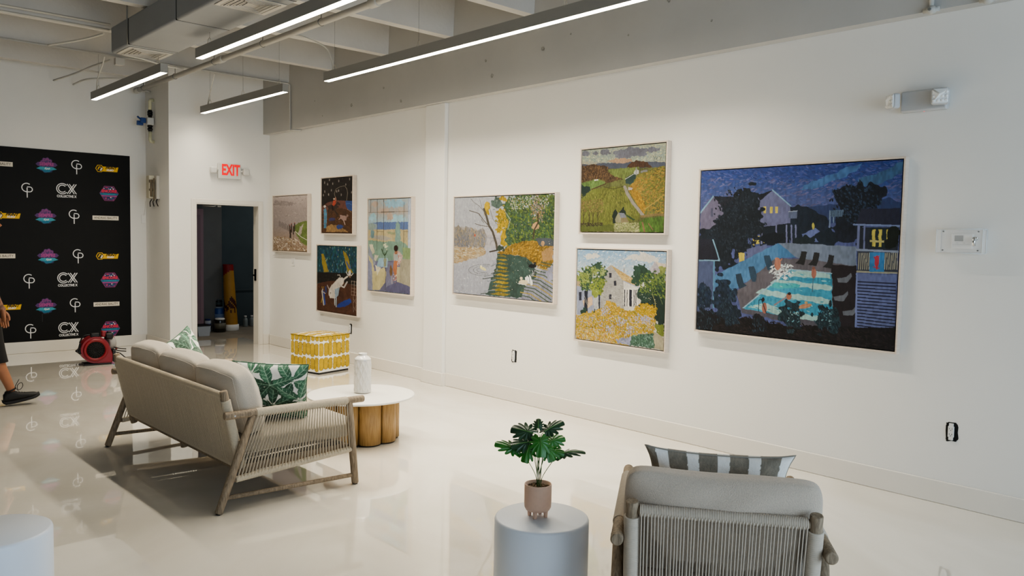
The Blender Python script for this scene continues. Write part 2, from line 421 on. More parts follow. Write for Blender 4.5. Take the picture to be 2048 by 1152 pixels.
def arc(pts, n=8):
    P = [Vector(p) for p in pts]; out = []
    for i in range(len(P) - 1):
        p0, p1, p2, p3 = P[max(i - 1, 0)], P[i], P[i + 1], P[min(i + 2, len(P) - 1)]
        for k in range(n):
            t = k / n; out.append(.5 * ((2 * p1) + (-p0 + p2) * t + (2 * p0 - 5 * p1 + 4 * p2 - p3) * t * t + (-p0 + 3 * p1 - 3 * p2 + p3) * t ** 3))
    return out + [P[-1]]
pendant(2.92, 8.34, 10.72, ZL, 'lit linear pendant light nearest the black logo backdrop, at far left', arc([(2.90, 10.2, 3.64), (2.90, 10.3, 3.55), (2.915, 10.55, 3.42), (2.92, 10.6, 3.29)]), (10.52, 8.5), m_led2)
pendant(2.92, 3.8, 7.44, ZL, 'lit linear pendant light running beside the grey air duct', None, (7.2, 5.3, 4.1), m_led3)
pendant(4.27, 3.1, 7.51, ZL, 'longest lit linear pendant light alongside the concrete girder above the paintings', arc([(4.02, 7.84, 3.68), (4.1, 7.7, 3.66), (4.24, 7.5, 3.55), (4.27, 7.42, 3.42), (4.27, 7.38, 3.29)]), (7.35, 5.9, 4.1, 3.3))
pendant(4.26, 8.4, 10.74, ZL, 'short lit linear pendant light in front of the exit sign wall', arc([(4.2, 10.2, 3.64), (4.22, 10.35, 3.5), (4.25, 10.5, 3.4), (4.26, 10.58, 3.29)]), (10.5, 9.5, 8.55), m_led2)

# ------------------------------------------------------------------ air duct
m_duct = mat('duct_grey', '#95989b', .6, noise=(3, .04)); m_dark = mat('shadow_gap', '#121212', .9); m_vent = mat('vent_white', '#c4c0b8', .5)
DXL, DXR, DZ0, DZ1 = 2.56, 3.03, 3.4, 3.66
duct = thing('air_duct', 'rectangular grey air duct with ceiling grilles running under the stems', 'duct', (2.8, 6, 3.4))
def duct_sec(y0, y1):
    b = MB(); b.box((DXL - 2.8, y0 - 6 + .004, 0), (DXR - 2.8, y1 - 6 - .004, DZ1 - 3.4), .02, 3); b.build('duct_section', m_duct, duct)
for y0, y1 in ((8.27, 8.8), (7.03, 8.27), (5.79, 7.03), (4.55, 5.79), (3.3, 4.55)): duct_sec(y0, y1)
for y in (8.27, 7.03, 5.79, 4.55):
    b = MB(); b.box((DXL - 2.8 + .004, y - 6 - .005, .004), (DXR - 2.8 - .004, y - 6 + .005, DZ1 - 3.41)); b.build('seam', m_dark, duct)
for yc in (8.53, 6.1, 4.0):
    y = yc - 6
    b = MB(); b.box((-.21, y - .2, -.008), (.21, y + .2, -.001), .003, 1)
    g = b.build('grille', m_vent, duct)
    b = MB()
    for s in range(4):
        q = .17 - s * .035; 
        for a in ((-q, y - q, q, y - q + .008), (-q, y + q - .008, q, y + q), (-q, y - q, -q + .008, y + q), (q - .008, y - q, q, y + q)):
            b.box((a[0], a[1], -.012), (a[2], a[3], -.0081))
    b.build('slat', m_vent, g)
    b = MB()
    for s in range(4):
        q = .158 - s * .035
        for a in ((-q, y - q, q, y - q + .009), (-q, y - q, -q + .009, y + q)): b.box((a[0], a[1], -.0095), (a[2], a[3], -.0085))
    b.build('slot', m_dark, g)
b = MB(); b.tube([(DXL - 2.8 - .006, 8.27 - 6, 0.0), (DXL - 2.8 - .006, 8.27 - 6, .84)], .006, 6); b.build('hanger_rod', m_wire, duct)

# ------------------------------------------------------------------ pipes and conduits
m_pipe = mat('painted_pipe', '#b9b7b1', .5)
t = thing('sprinkler_pipe', 'thick painted sprinkler pipe with couplings crossing below the ceiling stems', 'pipe', (3.74, 6, 3.55))
b = MB(); b.rod((0, -6, 0), (0, 5.75, 0), .03, seg=16); b.build('pipe_run', m_pipe, t)
for y in (5.7, 2.9, -.2, -3.2):
    b = MB(); b.rod((0, y - .06, 0), (0, y + .06, 0), .041, seg=16, round_=.008); b.build('coupling', m_pipe, t)
for y in (5.46, 4.3, 3.1, 1.87, .68, -.5):
    b = MB(); b.tube([(.033 * math.cos(a), y - 0, .033 * math.sin(a)) for a in [math.pi * 2 * k / 14 for k in range(14)]], .004, 6, closed=True)
    b.tube([(0, y, .033), (0, y, .7)], .004, 6); b.build('hanger', m_wire, t)
b = MB(); b.tube([(0, 5.6, 0), (.1, 5.65, 0), (.155, 5.66, -.01)], .016, 8); b.build('branch', m_pipe, t)
def conduit(label, paths, r=.013, name='conduit', mt=None):
    b = MB()
    for p in paths: b.tube(p, r, 10)
    o = b.build(name, mt or m_pipe); return tag(o, label, 'conduit')
conduit('thin painted conduit along the second ceiling stem, ending behind the duct', [[(-3, 8.98, 3.67), (2.6, 8.98, 3.67)], [(-3, 8.95, 3.72), (2.6, 8.95, 3.72)]], .012)
conduit('long thin conduit crossing toward the girder then dropping down its face', [[(-3, 10.18, 3.66), (5.19, 10.18, 3.66), (5.215, 10.16, 3.64), (5.215, 10.15, 3.05), (5.215, 10.14, 3.03), (5.3, 10.0, 3.025)]], .012)
conduit('white flexible cable looping behind the duct end', [arc([(3.0, 10.14, 3.69), (3.3, 10.1, 3.66), (3.55, 10.05, 3.61), (3.8, 10.12, 3.63), (4.0, 10.14, 3.655)]), arc([(2.3, 10.12, 3.65), (2.5, 9.6, 3.66), (2.6, 9.16, 3.665)])], .011, 'cable', m_cord)
conduit('short conduit branch running from the junction box to the far wall', [arc([(2.95, 10.15, 3.6), (2.9, 10.7, 3.6), (2.85, 11.2, 3.58), (2.75, 11.86, 3.56)])], .011)
conduit('short curved conduit below the far ceiling stem', [arc([(3.6, 11.3, 3.62), (3.3, 11.35, 3.6), (3.05, 11.5, 3.57), (2.98, 11.86, 3.54)])], .011)
conduit('thin conduit rising through the upper edge of the right wall', [[(5.215, 1.93, 3.06), (5.215, 1.93, 3.7)]], .014)
t = thing('junction_box', 'small white junction box on the conduit below the duct end', 'electrical box', (3.04, 10.14, 3.585))
b = MB(); b.box((-.05, -.04, -.035), (.05, .03, .045), .006); b.build('box_body', m_vent, t)
b = MB(); b.box((-.052, -.046, -.037), (.052, -.039, .047), .004); b.build('cover_plate', m_pipe, t)
for y in (1.93, 1.62):
    t = thing('pipe_clamp', 'painted pipe clamp on the ledge directly below the vertical conduit' if y > 1.9 else 'painted pipe clamp on the ledge, right of the vertical conduit', 'clamp', (5.215, y, 3.04))
    b = MB(); b.ball((0, 0, 0), .03, 12, (.9, 1.1, .9)); b.tube([(0, -.045, .0), (0, .045, .0)], .015, 8); b.build('clamp_body', m_pipe, t)
    b = MB(); b.rod((-.035, 0, 0), (-.02, 0, 0), .009); b.build('bolt', m_wire, t)

# ------------------------------------------------------------------ wall devices
m_plas = mat('device_plastic', '#b9babb', .45); m_lens = mat('lamp_lens', '#e6e6e4', .12, spec=.9); m_red = mat('exit_red', '#e01822', .5, emit='#ff1020', estr=.35)
m_black = mat('black_plastic', '#101012', .45)
# exit sign
t = thing('exit_sign', 'white exit sign with red letters and two lamp heads above the doorway', 'sign', (4.72, YD, 2.475))
b = MB(); b.box((-.165, -.045, -.11), (.165, -.0005, .11), .012, 3); b.build('housing', mat('exit_white', '#c9c8c4', .45), t)
b = MB(); b.add_mesh(text_mesh('EXIT', .205, .008), Matrix.Translation((0.012, -.0475, .012)) @ Matrix.Rotation(R(90), 4, 'X') @ Matrix.Diagonal((.62, 1, 1, 1))); b.build('exit_letters', m_red, t, recalc=False)
for s in (-1, 1):
    b = MB(); b.tube([(s * .16, -.03, .01), (s * .2, -.035, .01)], .014, 8); b.box((s * .235 - .045, -.08, -.045), (s * .235 + .045, -.02, .05), .02, 3); b.build('lamp_head', mat('exit_white', '#c9c8c4', .45), t)
# emergency light
t = thing('emergency_light', 'grey emergency light with two swivel lamp heads high on the right wall', 'light', (XW, 1.975, 2.515))
b = MB(); b.box((-.05, -.135, -.068), (-.0005, .14, .065), .012, 3); b.build('housing', m_plas, t)
def head(y, rz):
    M = Matrix.Translation((-.085, y, .0)) @ Matrix.Rotation(rz, 4, 'Z')
    b = MB(); n0 = b.mark(); b.box((-.035, -.05, -.048), (.01, .05, .048), .014, 3); b.lathe([(0, 0), (.024, 0), (.024, .03), (0, .03)], 16)
    b.bm.verts.ensure_lookup_table()
    b.xform(n0, M); h = b.build('lamp_head', m_plas, t)
    b = MB(); n0 = b.mark(); b.box((-.041, -.045, -.043), (-.033, .045, .043), .008, 2)
    for i in range(3):
        for j in range(4): b.ball((-.041, -.033 + j * .022, -.026 + i * .026), .011, 8, (.5, 1, 1))
    b.xform(n0, M); b.build('lens', m_lens, h)
head(.155, R(-42)); head(-.11, R(20))
b = MB(); b.ball((-.03, 0.0, -.068), .0035, 8); b.build('indicator', mat('red_dot', '#ff5566', .3, emit='#ff4455', estr=1), t)
# thermostat behind a clear lock box
t = thing('thermostat', 'white wall thermostat with grey screen inside a clear locking cover', 'thermostat', (XW, 1.722, 1.64))
b = MB(); b.box((-.028, -.06, -.045), (-.0005, .06, .045), .006); b.build('body', m_white, t)
b = MB(); b.box((-.0295, -.008, .0), (-.028, .04, .035)); b.build('screen', mat('lcd_grey', '#6d706c', .3), t)
b = MB(); b.box((-.0295, -.05, -.022), (-.0282, .05, -.02)); b.box((-.0295, .02, -.012), (-.0282, .03, -.009)); b.box((-.0295, -.02, -.012), (-.0282, -.01, -.009)); b.build('buttons', m_plas, t)
c = thing('clear_cover', 'clear plastic locking cover over the thermostat', 'cover', (XW, 1.722, 1.64))
glass = mat('clear_plastic', '#ffffff', .06, alpha=.2, spec=.8)
b = MB(); q = .004
x0, x1, y0, y1, z0, z1 = -.075, -.0005, -.128, .128, -.073, .073
b.box((x0, y0, z0), (x0 + q, y1, z1), .001, 1); b.box((x0 + q, y0, z0), (x1, y0 + q, z1)); b.box((x0 + q, y1 - q, z0), (x1, y1, z1)); b.box((x0 + q, y0 + q, z0), (x1, y1 - q, z0 + q)); b.box((x0 + q, y0 + q, z1 - q), (x1, y1 - q, z1))
b.build('cover_shell', glass, c)
b = MB(); r_ = .0022
for zz in (z0, z1): b.tube([(x0, y0, zz), (x0, y1, zz)], r_, 6)
for yy in (y0, y1): b.tube([(x0, yy, z0), (x0, yy, z1)], r_, 6); b.tube([(-.003, yy, z0), (-.003, yy, z1)], r_, 6)
for zz in (z0, z1): b.tube([(-.003, y0, zz), (-.003, y1, zz)], r_, 6)
b.build('edge_bead', mat('frosted_edge', '#dfe1e0', .25), c)
for yy in (-.105, .09):
    for zz in (-.055, .058): b = MB(); b.rod((x0 - .002, yy, zz), (x0 + .01, yy, zz), .004, seg=8); b.build('screw', mat('brushed_metal', '#9a9a98', .35, .9), c)
b = MB(); b.rod((x0 - .018, -.088, -.028), (x0 - .018, -.088, .025), .009); b.rod((x0 - .018, -.088, .02), (x0 - .018, -.11, .02), .006); b.rod((x0 - .01, -.088, .01), (x0 + .02, -.088, .01), .008); b.build('cam_lock', mat('chrome', '#d5d5d5', .15, 1.0), c)

# outlets and switch
def outlet(y, z, label, gap=True, x=XW, name='wall_outlet'):
    t = thing(name, label, 'outlet', (x, y, z), group='bare outlets along the right wall')
    if gap:
        b = MB(); pts = []
        for k in range(28):
            a = 2 * math.pi * k / 28; cx = .037 * (abs(math.cos(a)) ** .35) * (1 if math.cos(a) > 0 else -1); cz = .062 * (abs(math.sin(a)) ** .4) * (1 if math.sin(a) > 0 else -1)
            j = rnd.uniform(.9, 1.1); pts.append((-.0012, cx * j - .003, cz * j))
        b.poly(pts); b.build('cutout', m_dark, t)
    b = MB(); b.box((-.014, -.017, -.034), (-.0015, .017, .034), .002, 1); b.box((-.012, -.012, -.052), (-.0015, .012, .052)); b.build('receptacle', mat('receptacle_white', '#dfdedb', .4), t)
    b = MB()
    for s in (-1, 1):
        for q in (-1, 1): b.box((-.0152, q * .0075 - .0012, s * .017 - .002), (-.0141, q * .0075 + .0012, s * .017 + .006))
        b.rod((-.0152, 0, s * .017 - .008), (-.0141, 0, s * .017 - .008), .0025, seg=8)
    b.build('slots', m_black, t)
outlet(1.732, .463, 'bare white outlet with black gap, nearest outlet, right of the night pool painting')
outlet(5.718, .454, 'bare white outlet below the river painting')
outlet(8.76, .435, 'bare white outlet above the yellow patterned ottoman')
t = thing('light_switch', 'white light switch on the wall below the misty riders painting', 'switch', (XW, 10.27, 1.235))
b = MB(); b.box((-.008, -.045, -.06), (-.0005, .045, .06), .003); b.build('plate', m_white, t)
for s in (-1, 1): b = MB(); b.box((-.012, s * .018 - .012, -.032), (-.0081, s * .018 + .012, .032), .002, 1); b.build('rocker', mat('receptacle_white', '#dfdedb', .4), t)
# flush floor outlet in the lower right
t = thing('floor_outlet', 'white flush cover plate set in the floor near the lounge chair', 'outlet', (3.55, 1.03, 0))
b = MB(); b.box((-.05, -.035, .0005), (.05, .035, .003), .002, 1); b.build('plate', mat('floor_plate', '#d9d3cb', .25), t)
b = MB(); b.rod((0, 0, .003), (0, 0, .0045), .008, seg=10); b.build('screw', m_plas, t)

# valve and gauge assembly and intercom box on the jog wall
m_pvc = mat('cream_pvc', '#c9c6a8', .5); m_blue = mat('blue_valve', '#2c4a86', .4)
t = thing('pipe_valve', 'blue and black valve on a short cream pipe high on the jog wall', 'valve', (XJ, 11.56, 3.13))
b = MB(); b.tube([(-.0005, 0, .29), (-.045, 0, .285), (-.05, 0, .27), (-.05, 0, .15)], .022, 12); b.build('pvc_pipe', m_pvc, t)
b = MB(); b.tube([(-.05, 0, -.14), (-.05, 0, -.26), (-.045, 0, -.275), (-.0005, 0, -.28)], .022, 12); b.build('pvc_pipe', m_pvc, t)
b = MB(); b.rod((-.05, 0, .15), (-.05, 0, -.14), .026)
for zz in (.12, .09, -.07, -.11): b.rod((-.05, 0, zz - .012), (-.05, 0, zz + .012), .034)
b.build('union', m_black, t)
b = MB(); b.box((-.10, -.05, -.055), (-.01, .04, .045), .01); b.build('actuator', mat('exit_white', '#c9c8c4', .45), t)
b = MB(); b.box((-.17, .0, -.03), (-.101, .05, .04), .008); b.rod((-.17, .02, .02), (-.21, .02, .05), .012); b.box((-.20, .05, -.06), (-.12, .09, .0), .005); b.build('handle', m_blue, t)
t = thing('alarm_box', 'cream wall mounted control box with dangling wires on the jog wall', 'electrical box', (XJ, 11.48, 2.22))
b = MB(); b.box((-.045, -.14, -.16), (-.0005, .12, .16), .006); b.build('back_plate', m_vent, t)
b = MB(); b.box((-.12, -.07, -.15), (-.046, .05, .16), .012); b.build('housing', mat('aged_cream', '#cfc9b4', .5), t)
b = MB(); b.rod((-.1, -.09, -.13), (-.1, -.09, .1), .014); b.rod((-.07, -.11, -.18), (-.07, -.11, .12), .01); b.box((-.12, -.1, .06), (-.06, -.06, .1), .004); b.box((-.12, -.1, -.05), (-.06, -.06, -.02), .004); b.build('hinge_rods', mat('aged_brown', '#6d6250', .5), t)
for yy, q in ((.1, .03), (0, -.02), (-.12, -.06)):
    b = MB(); b.tube(arc([(-.03, yy, -.16), (-.05, yy + q * .3, -.2), (-.04, yy + q, -.26)]), .006, 6); b.build('wire', mat('dark_metal', '#17171a', .4, .8), t)
t = thing('sensor_plate', 'small pale cover plate on the far wall left of the jog, beside the logo backdrop', 'cover', (3.87, YB, 1.79))
b = MB(); b.box((-.035, -.012, -.06), (.03, -.0005, .06), .004); b.build('plate', m_white, t)
b = MB(); b.tube(arc([(.0, -.012, .05), (.01, -.03, .15), (.02, -.02, .26)]), .002, 6); b.build('lead_wire', m_vent, t)
# ------------------------------------------------------------------ rope and teak seating
def wood_mat(name, col, col2, scale=6, rough=.65, stretch=(1, 1, 14)):
    m = mat(name, col, rough, bump=(scale * 4, .25, stretch)); nt = m.node_tree; b = nt.nodes['Principled BSDF']; L = nt.links
    tc = nt.nodes.new('ShaderNodeTexCoord'); mp = nt.nodes.new('ShaderNodeMapping'); mp.inputs['Scale'].default_value = stretch
    L.new(tc.outputs['Object'], mp.inputs['Vector'])
    n = nt.nodes.new('ShaderNodeTexNoise'); n.inputs['Scale'].default_value = scale; n.inputs['Detail'].default_value = 5; L.new(mp.outputs['Vector'], n.inputs['Vector'])
    cr = nt.nodes.new('ShaderNodeValToRGB'); e = cr.color_ramp.elements
    e[0].position = .35; e[0].color = (*hx(col2), 1); e[1].position = .65; e[1].color = (*hx(col), 1)
    L.new(n.outputs['Fac'], cr.inputs['Fac']); L.new(cr.outputs['Color'], b.inputs['Base Color']); return m
m_teak = wood_mat('weathered_teak', '#9b8a74', '#776855', 9, .65, (14, 14, 2))
m_rope = mat('rope_taupe', '#bdb09a', .8, noise=(60, .08), sheen=.2)
m_cush = mat('cushion_fabric', '#c0b2a2', .9, noise=(240, .12), bump=(300, .35), sheen=.3)
m_cushS = mat('sofa_cushion_fabric', '#c9bfb0', .9, noise=(240, .1), bump=(300, .35), sheen=.3)
m_label = mat('care_label', '#dddddd', .6); m_foot = mat('foot_glide', '#141210', .6)

def seat_frame(W, name, label, cat, loc, rz, group=None, mid_post=False, rope=m_rope):
    """x forward, y across, side frames at y=+-W"""
    t = thing(name, label, cat, loc, rz, group)
    WP = W - .05
    leg = {}
    for s in (-1, 1):
        y = s * W
        for nm, a, c in (('rear', (-.042, y, 0), (.168, y, .548)), ('front', (.868, y, 0), (.818, y, .548))):
            a, c = Vector(a), Vector(c); d = (c - a).normalized()
            b = MB(); b.tube([a + d * .006, a + d * .012, a + d * .25, c], [.020, .023, .024, .022], 18); o = b.build('leg', m_teak, t)
            b = MB(); b.tube([a, a + d * .007], [.016, .016], 14); b.build('foot_glide', m_foot, o)
        b = MB(); b.rod((-.005, y, .562), (.925, y, .552), .0225, seg=20, round_=.006); arm = b.build('armrest', m_teak, t)
        b = MB(); b.rod((.05, y - s * -.0222, .561), (.05, y + s * .0235, .561), .005, seg=8); b.build('screw', mat('chrome', '#d5d5d5', .15, 1.0), arm)
        b = MB(); b.rod((-.01, y, .088), (.862, y, .062), .0135, seg=14); b.build('stretcher', m_teak, t)
        b = MB(); b.rod((.03, y, .183), (.845, y, .236), .014, seg=14); rail = b.build('side_rail', m_teak, t)
        # rope wound from armrest to side rail
        b = MB(); n = 36
        def ring_wrap(p0, p1, r, n, rr):
            p0, p1 = Vector(p0), Vector(p1)
            P = []; N = n * 4
            for i in range(N + 1):
                q = p0.lerp(p1, i / N); P.append((q, r + (rr if i % 4 in (1, 2, 3) else 0) * (.6 if i % 4 != 2 else 1)))
            b.tube([p for p, _ in P], [q for _, q in P], 18, cap=True)
        ring_wrap((.185, y, .56), (.80, y, .5535), .0235, n * 2, .003)
        ring_wrap((.062, y, .1855), (.835, y, .2353), .0165, n * 2, .003)
        for i in range(n):
            f = (i + .5) / n
            tp = Vector((.185 + f * .615, y, .560 - f * .0065)); bt = Vector((.062 + f * .773, y, .1855 + f * .05))
            for q in (-1, 1):
                o_ = Vector((q * .0028, q * .0225, 0)); o2 = Vector((q * .0075, q * .0155, 0))
                b.tube([tp + o_, tp + o_ * .98 + Vector((0, 0, -.01)), (tp + bt) / 2 + (o_ + o2) / 2 * .9, bt + o2], .0029, 5, cap=False)
        b.build('rope_side', rope, t)
    # back posts
    ptop = Vector((.012, 0, .70)); pbot = Vector((.135, 0, .165))
    ys = [-WP, WP] + ([0] if mid_post else [])
    for y in ys:
        a, c = ptop + Vector((0, y, 0)), pbot + Vector((0, y, 0))
        if y == 0: a = Vector((.135, 0, .255)); c = Vector((.15, 0, .165))
        b = MB(); b.rod(a, c, .022, .024, 18, .004); po = b.build('back_post', m_teak, t)
        if y != 0:
            b = MB(); d = (c - a); N = 170; P = [a + d * (.105 + .76 * i / N) for i in range(N + 1)]
            b.tube(P, [.0255 + (.0028 if i % 3 else 0) for i in range(N + 1)], 18); b.build('rope_wrap', rope, po)
    # rails of the back
    dirp = (pbot - ptop).normalized()
    rt_ = ptop + dirp * .035; rb_ = ptop + dirp * .47
    b = MB(); b.rod(rt_ + Vector((0, -WP + .02, 0)), rt_ + Vector((0, WP - .02, 0)), .016, seg=14); b.build('back_rail', m_teak, t)
    b = MB(); b.rod(rb_ + Vector((0, -WP + .02, 0)), rb_ + Vector((0, WP - .02, 0)), .016, seg=14); b.build('back_rail', m_teak, t)
    # back rope
    b = MB(); L0, L1 = -WP + .026, WP - .026; n = int((L1 - L0) / .0112)
    P = []; N = n * 2 * 4
    for i in range(N + 1): P.append((rt_ + Vector((0, L0 + (L1 - L0) * i / N, 0)), .0195 + (0, .0022, .003, .0022)[i % 4]))
    b.tube([p for p, _ in P], [r for _, r in P], 16)
    P = [(rb_ + Vector((0, L0 + (L1 - L0) * i / N, 0)), .0195 + (0, .0022, .003, .0022)[i % 4]) for i in range(N + 1)]
    b.tube([p for p, _ in P], [r for _, r in P], 16)
    nrm = Vector((-dirp.z, 0, dirp.x)); nrm = nrm if nrm.x > 0 else -nrm
    for i in range(n):
        y = L0 + (L1 - L0) * (i + .5) / n
        for q in (-1, 1):
            jj = rnd.uniform(-.0014, .0014)
            o_ = nrm * q * .0205 + Vector((0, q * .0008 + jj, 0))
            b.tube([rt_ + Vector((0, y, 0)) + o_, rt_.lerp(rb_, .5) + Vector((0, y + jj, 0)) + o_ * .8, rb_ + Vector((0, y, 0)) + o_], .0027, 5, cap=False)
    b.build('rope_back', rope, t)
    # seat frame
    b = MB()
    b.box((.12, -WP + .03, .196), (.155, WP - .03, .246), .006); b.build('seat_rail', m_teak, t)
    b = MB(); b.box((.80, -W + .022, .215), (.835, W - .022, .265), .006); b.build('seat_rail', m_teak, t)
    for s in (-1, 1):
        b = MB(); M = Matrix.Identity(4); b.prism([(.14, .20), (.81, .222), (.81, .262), (.14, .244)], 'y', s * (W - .055), s * (W - .085)); b.build('seat_rail', m_teak, t)
    ns = int(2 * W / .11)
    b = MB()
    for i in range(ns):
        y = -W + .1 + (2 * W - .2) * i / (ns - 1)
        b.prism([(.15, .244), (.81, .262), (.81, .270), (.15, .252)], 'y', y - .03, y + .03)
    b.build('seat_webbing', mat('webbing', '#3d3a35', .8), t)
    b = MB(); n0 = b.mark(); b.box((-.022, -.0006, -.05), (.022, .0006, 0)); b.build('care_label', m_label, t, loc=(.12, -WP + .09, .232), rot=(R(4), R(10), R(75)))
    return t

def box_cushion(name, label, sx, sy, sz, M, material, group, puff=.03, seed=1, seam=True, n=26, sag=0.0, cat='cushion', corner=.0, p=9.0, edge=.72):
    """soft box: thickness sx, width sy, height sz, centred"""
    bm = bmesh.new(); bmesh.ops.create_cube(bm, size=2)
    bmesh.ops.subdivide_edges(bm, edges=bm.edges, cuts=n, use_grid_fill=True)
    rg = random.Random(seed); ph = [rg.uniform(0, 6.28) for _ in range(8)]
    def soft(x, y, z):
        L = max(abs(x), abs(y), abs(z)); l = (abs(x) ** p + abs(y) ** p + abs(z) ** p) ** (1 / p)
        x, y, z = x * L / l, y * L / l, z * L / l
        bul = max(0, (1 - y * y)) ** .6 * max(0, (1 - z * z)) ** .6
        th = (sx / 2) * (edge + (1 - edge) * bul) + puff * bul
        wr = bul * .004 * math.sin(9 * y + ph[0] + 2 * math.sin(5 * z + ph[1])) + bul * .003 * math.sin(15 * z + 6 * y + ph[2])
        e = 1 - corner * (abs(y) ** 4) * (abs(z) ** 4)
        X = x * th + wr * (1 if x > 0 else -1) * (abs(x) > .5)
        Y = y * sy / 2 * (1 + .02 * (1 - z * z)) ; Z = z * sz / 2 * (1 + .02 * math.cos(y * 3 + ph[3]) + (.03 * abs(y) ** 6 if corner < 0 else 0)) - sag * max(0, z) * (1 - y * y) * .5
        if corner < 0: Z += .018 * abs(y) ** 8 * max(0, z) ** 2; Y *= 1 + .02 * abs(y) ** 8 * abs(z) ** 6
        Z += .0015 * math.sin(5 * y + ph[4]) * max(0, z)
        return (X, Y, Z)
    for v in bm.verts: v.co = soft(*v.co)
    for f in bm.faces: f.smooth = True
    t = thing(name, label, cat, group=group); t.matrix_world = M
    me = bpy.data.meshes.new('cover'); bm.to_mesh(me); bm.free(); me.materials.append(material)
    link(me, 'cover', t)
    if seam:
        b = MB()
        for q in (-1, 1):
            P = []
            for (y0, z0), (y1, z1) in (((-1, -1), (1, -1)), ((1, -1), (1, 1)), ((1, 1), (-1, 1)), ((-1, 1), (-1, -1))):
                P += [soft(q, y0 + (y1 - y0) * i / 26, z0 + (z1 - z0) * i / 26) for i in range(26)]
            b.tube(P, .0022, 6, closed=True)
        b.build('piping', material, t)
    return t
def fr(base, rz, x, y, z, tilt=0, yaw=0, roll=0):
    return Matrix.Translation(base) @ Matrix.Rotation(rz, 4, 'Z') @ Matrix.Translation((x, y, z)) @ Matrix.Rotation(yaw, 4, 'Z') @ Matrix.Rotation(tilt, 4, 'Y') @ Matrix.Rotation(roll, 4, 'X')

SOFA = (1.85, 5.38, 0); SRZ = R(.9); SW = .975
seat_frame(SW, 'sofa', 'three seat outdoor sofa with grey teak frame and taupe rope back', 'sofa', SOFA, SRZ, mid_post=True)
box_cushion('seat_cushion', 'long beige seat cushion on the three seat rope sofa', .145, .80, 1.84, fr(SOFA, SRZ, .545, 0, .352, R(90), 0, R(90)), mat('seat_cushion_shaded', '#a39b8e', .9, noise=(240, .1), bump=(300, .35)), None, .01, 3, seam=False)  # sofa fabric darkened: the shade behind the side ropes is in its colour
for i, (y, sd, lab) in enumerate(((-.60, 4, 'beige back cushion on the sofa, nearest the camera beside the leaf pillow'), (0.0, 5, 'beige back cushion in the middle of the sofa'), (.60, 6, 'beige back cushion at the far end of the sofa near the red blower'))):
    box_cushion('back_cushion', lab, .16, .600, .40, fr(SOFA, SRZ, .195, y, .60, R(-15), R((0, 2, -1)[i]), R((1, 0, -1)[i])), m_cushS, 'back cushions on the rope sofa', .045, sd, sag=-.035, p=7, edge=.66)

CH = (2.345, 1.46, 0); CRZ = math.atan2(.593, .805); CW = .355
seat_frame(CW, 'lounge_chair', 'grey teak lounge chair with rope back seen from behind', 'chair', CH, CRZ, rope=mat('rope_grey', '#c0b4a4', .8, noise=(60, .08), sheen=.2))
box_cushion('seat_cushion', 'pale grey seat cushion on the lounge chair', .15, .80, .62, fr(CH, CRZ, .545, 0, .355, R(90), 0, R(90)), m_cush, None, .01, 9)
box_cushion('back_cushion', 'pale grey back cushion resting on the lounge chair', .10, .665, .40, fr(CH, CRZ, .135, 0.0, .60, R(-15), 0, R(1.0)), m_cush, None, .055, 11, corner=-1, seam=False, edge=.45, p=7)

# ------------------------------------------------------------------ pillows with printed fabric
m_print = mat('printed_fabric', '#ffffff', .85, vcol=True, bump=(260, .3), sheen=.2)
def pillow(name, label, w, h, th, M, paint, group=None, paint2=None, pinch=.06, pw=.42, ears=.0):
    n, m = paint.h, paint.w
    u = np.linspace(-1, 1, m)[None, :] * np.ones((n, 1)); v = np.linspace(1, -1, n)[:, None] * np.ones((1, m))
    e = np.clip((1 - np.abs(u) ** 2.6) * (1 - np.abs(v) ** 2.6), 0, 1) ** pw
    wr = .006 * np.sin(6 * u + 3 * v) * e + .004 * np.sin(11 * v - 4 * u) * e
    k8 = np.abs(u) ** 7 * np.abs(v) ** 7; Y = u * w / 2 * (1 - pinch * (1 - v * v) + ears * k8); Z = v * h / 2 * (1 - pinch * (1 - u * u) + ears * 1.3 * k8)
    P1 = np.stack([e * th / 2 + wr, Y, Z], -1); P2 = np.stack([-e * th / 2 + wr, Y, Z], -1)
    c = paint.lin(); c2 = (paint2 or paint).lin()
    t = thing(name, label, 'pillow', group=group); t.matrix_world = M
    # front faces +x ; seen from +x, u must run so that the picture is not mirrored for the viewer
    link(grid_mesh('cover_front', P1, c, m_print), 'cover_front', t); link(grid_mesh('cover_back', P2, c2, m_print), 'cover_back', t)
    b = MB(); ed = [tuple(P1[0, i]) for i in range(0, m, 4)] + [tuple(P1[i, -1]) for i in range(0, n, 4)] + [tuple(P1[-1, i]) for i in range(m - 1, 0, -4)] + [tuple(P1[i, 0]) for i in range(n - 1, 0, -4)]
    b.tube(ed, .0035, 6, closed=True); return t, b
UQ = [(0, 0), (100, 0), (100, 100), (0, 100)]
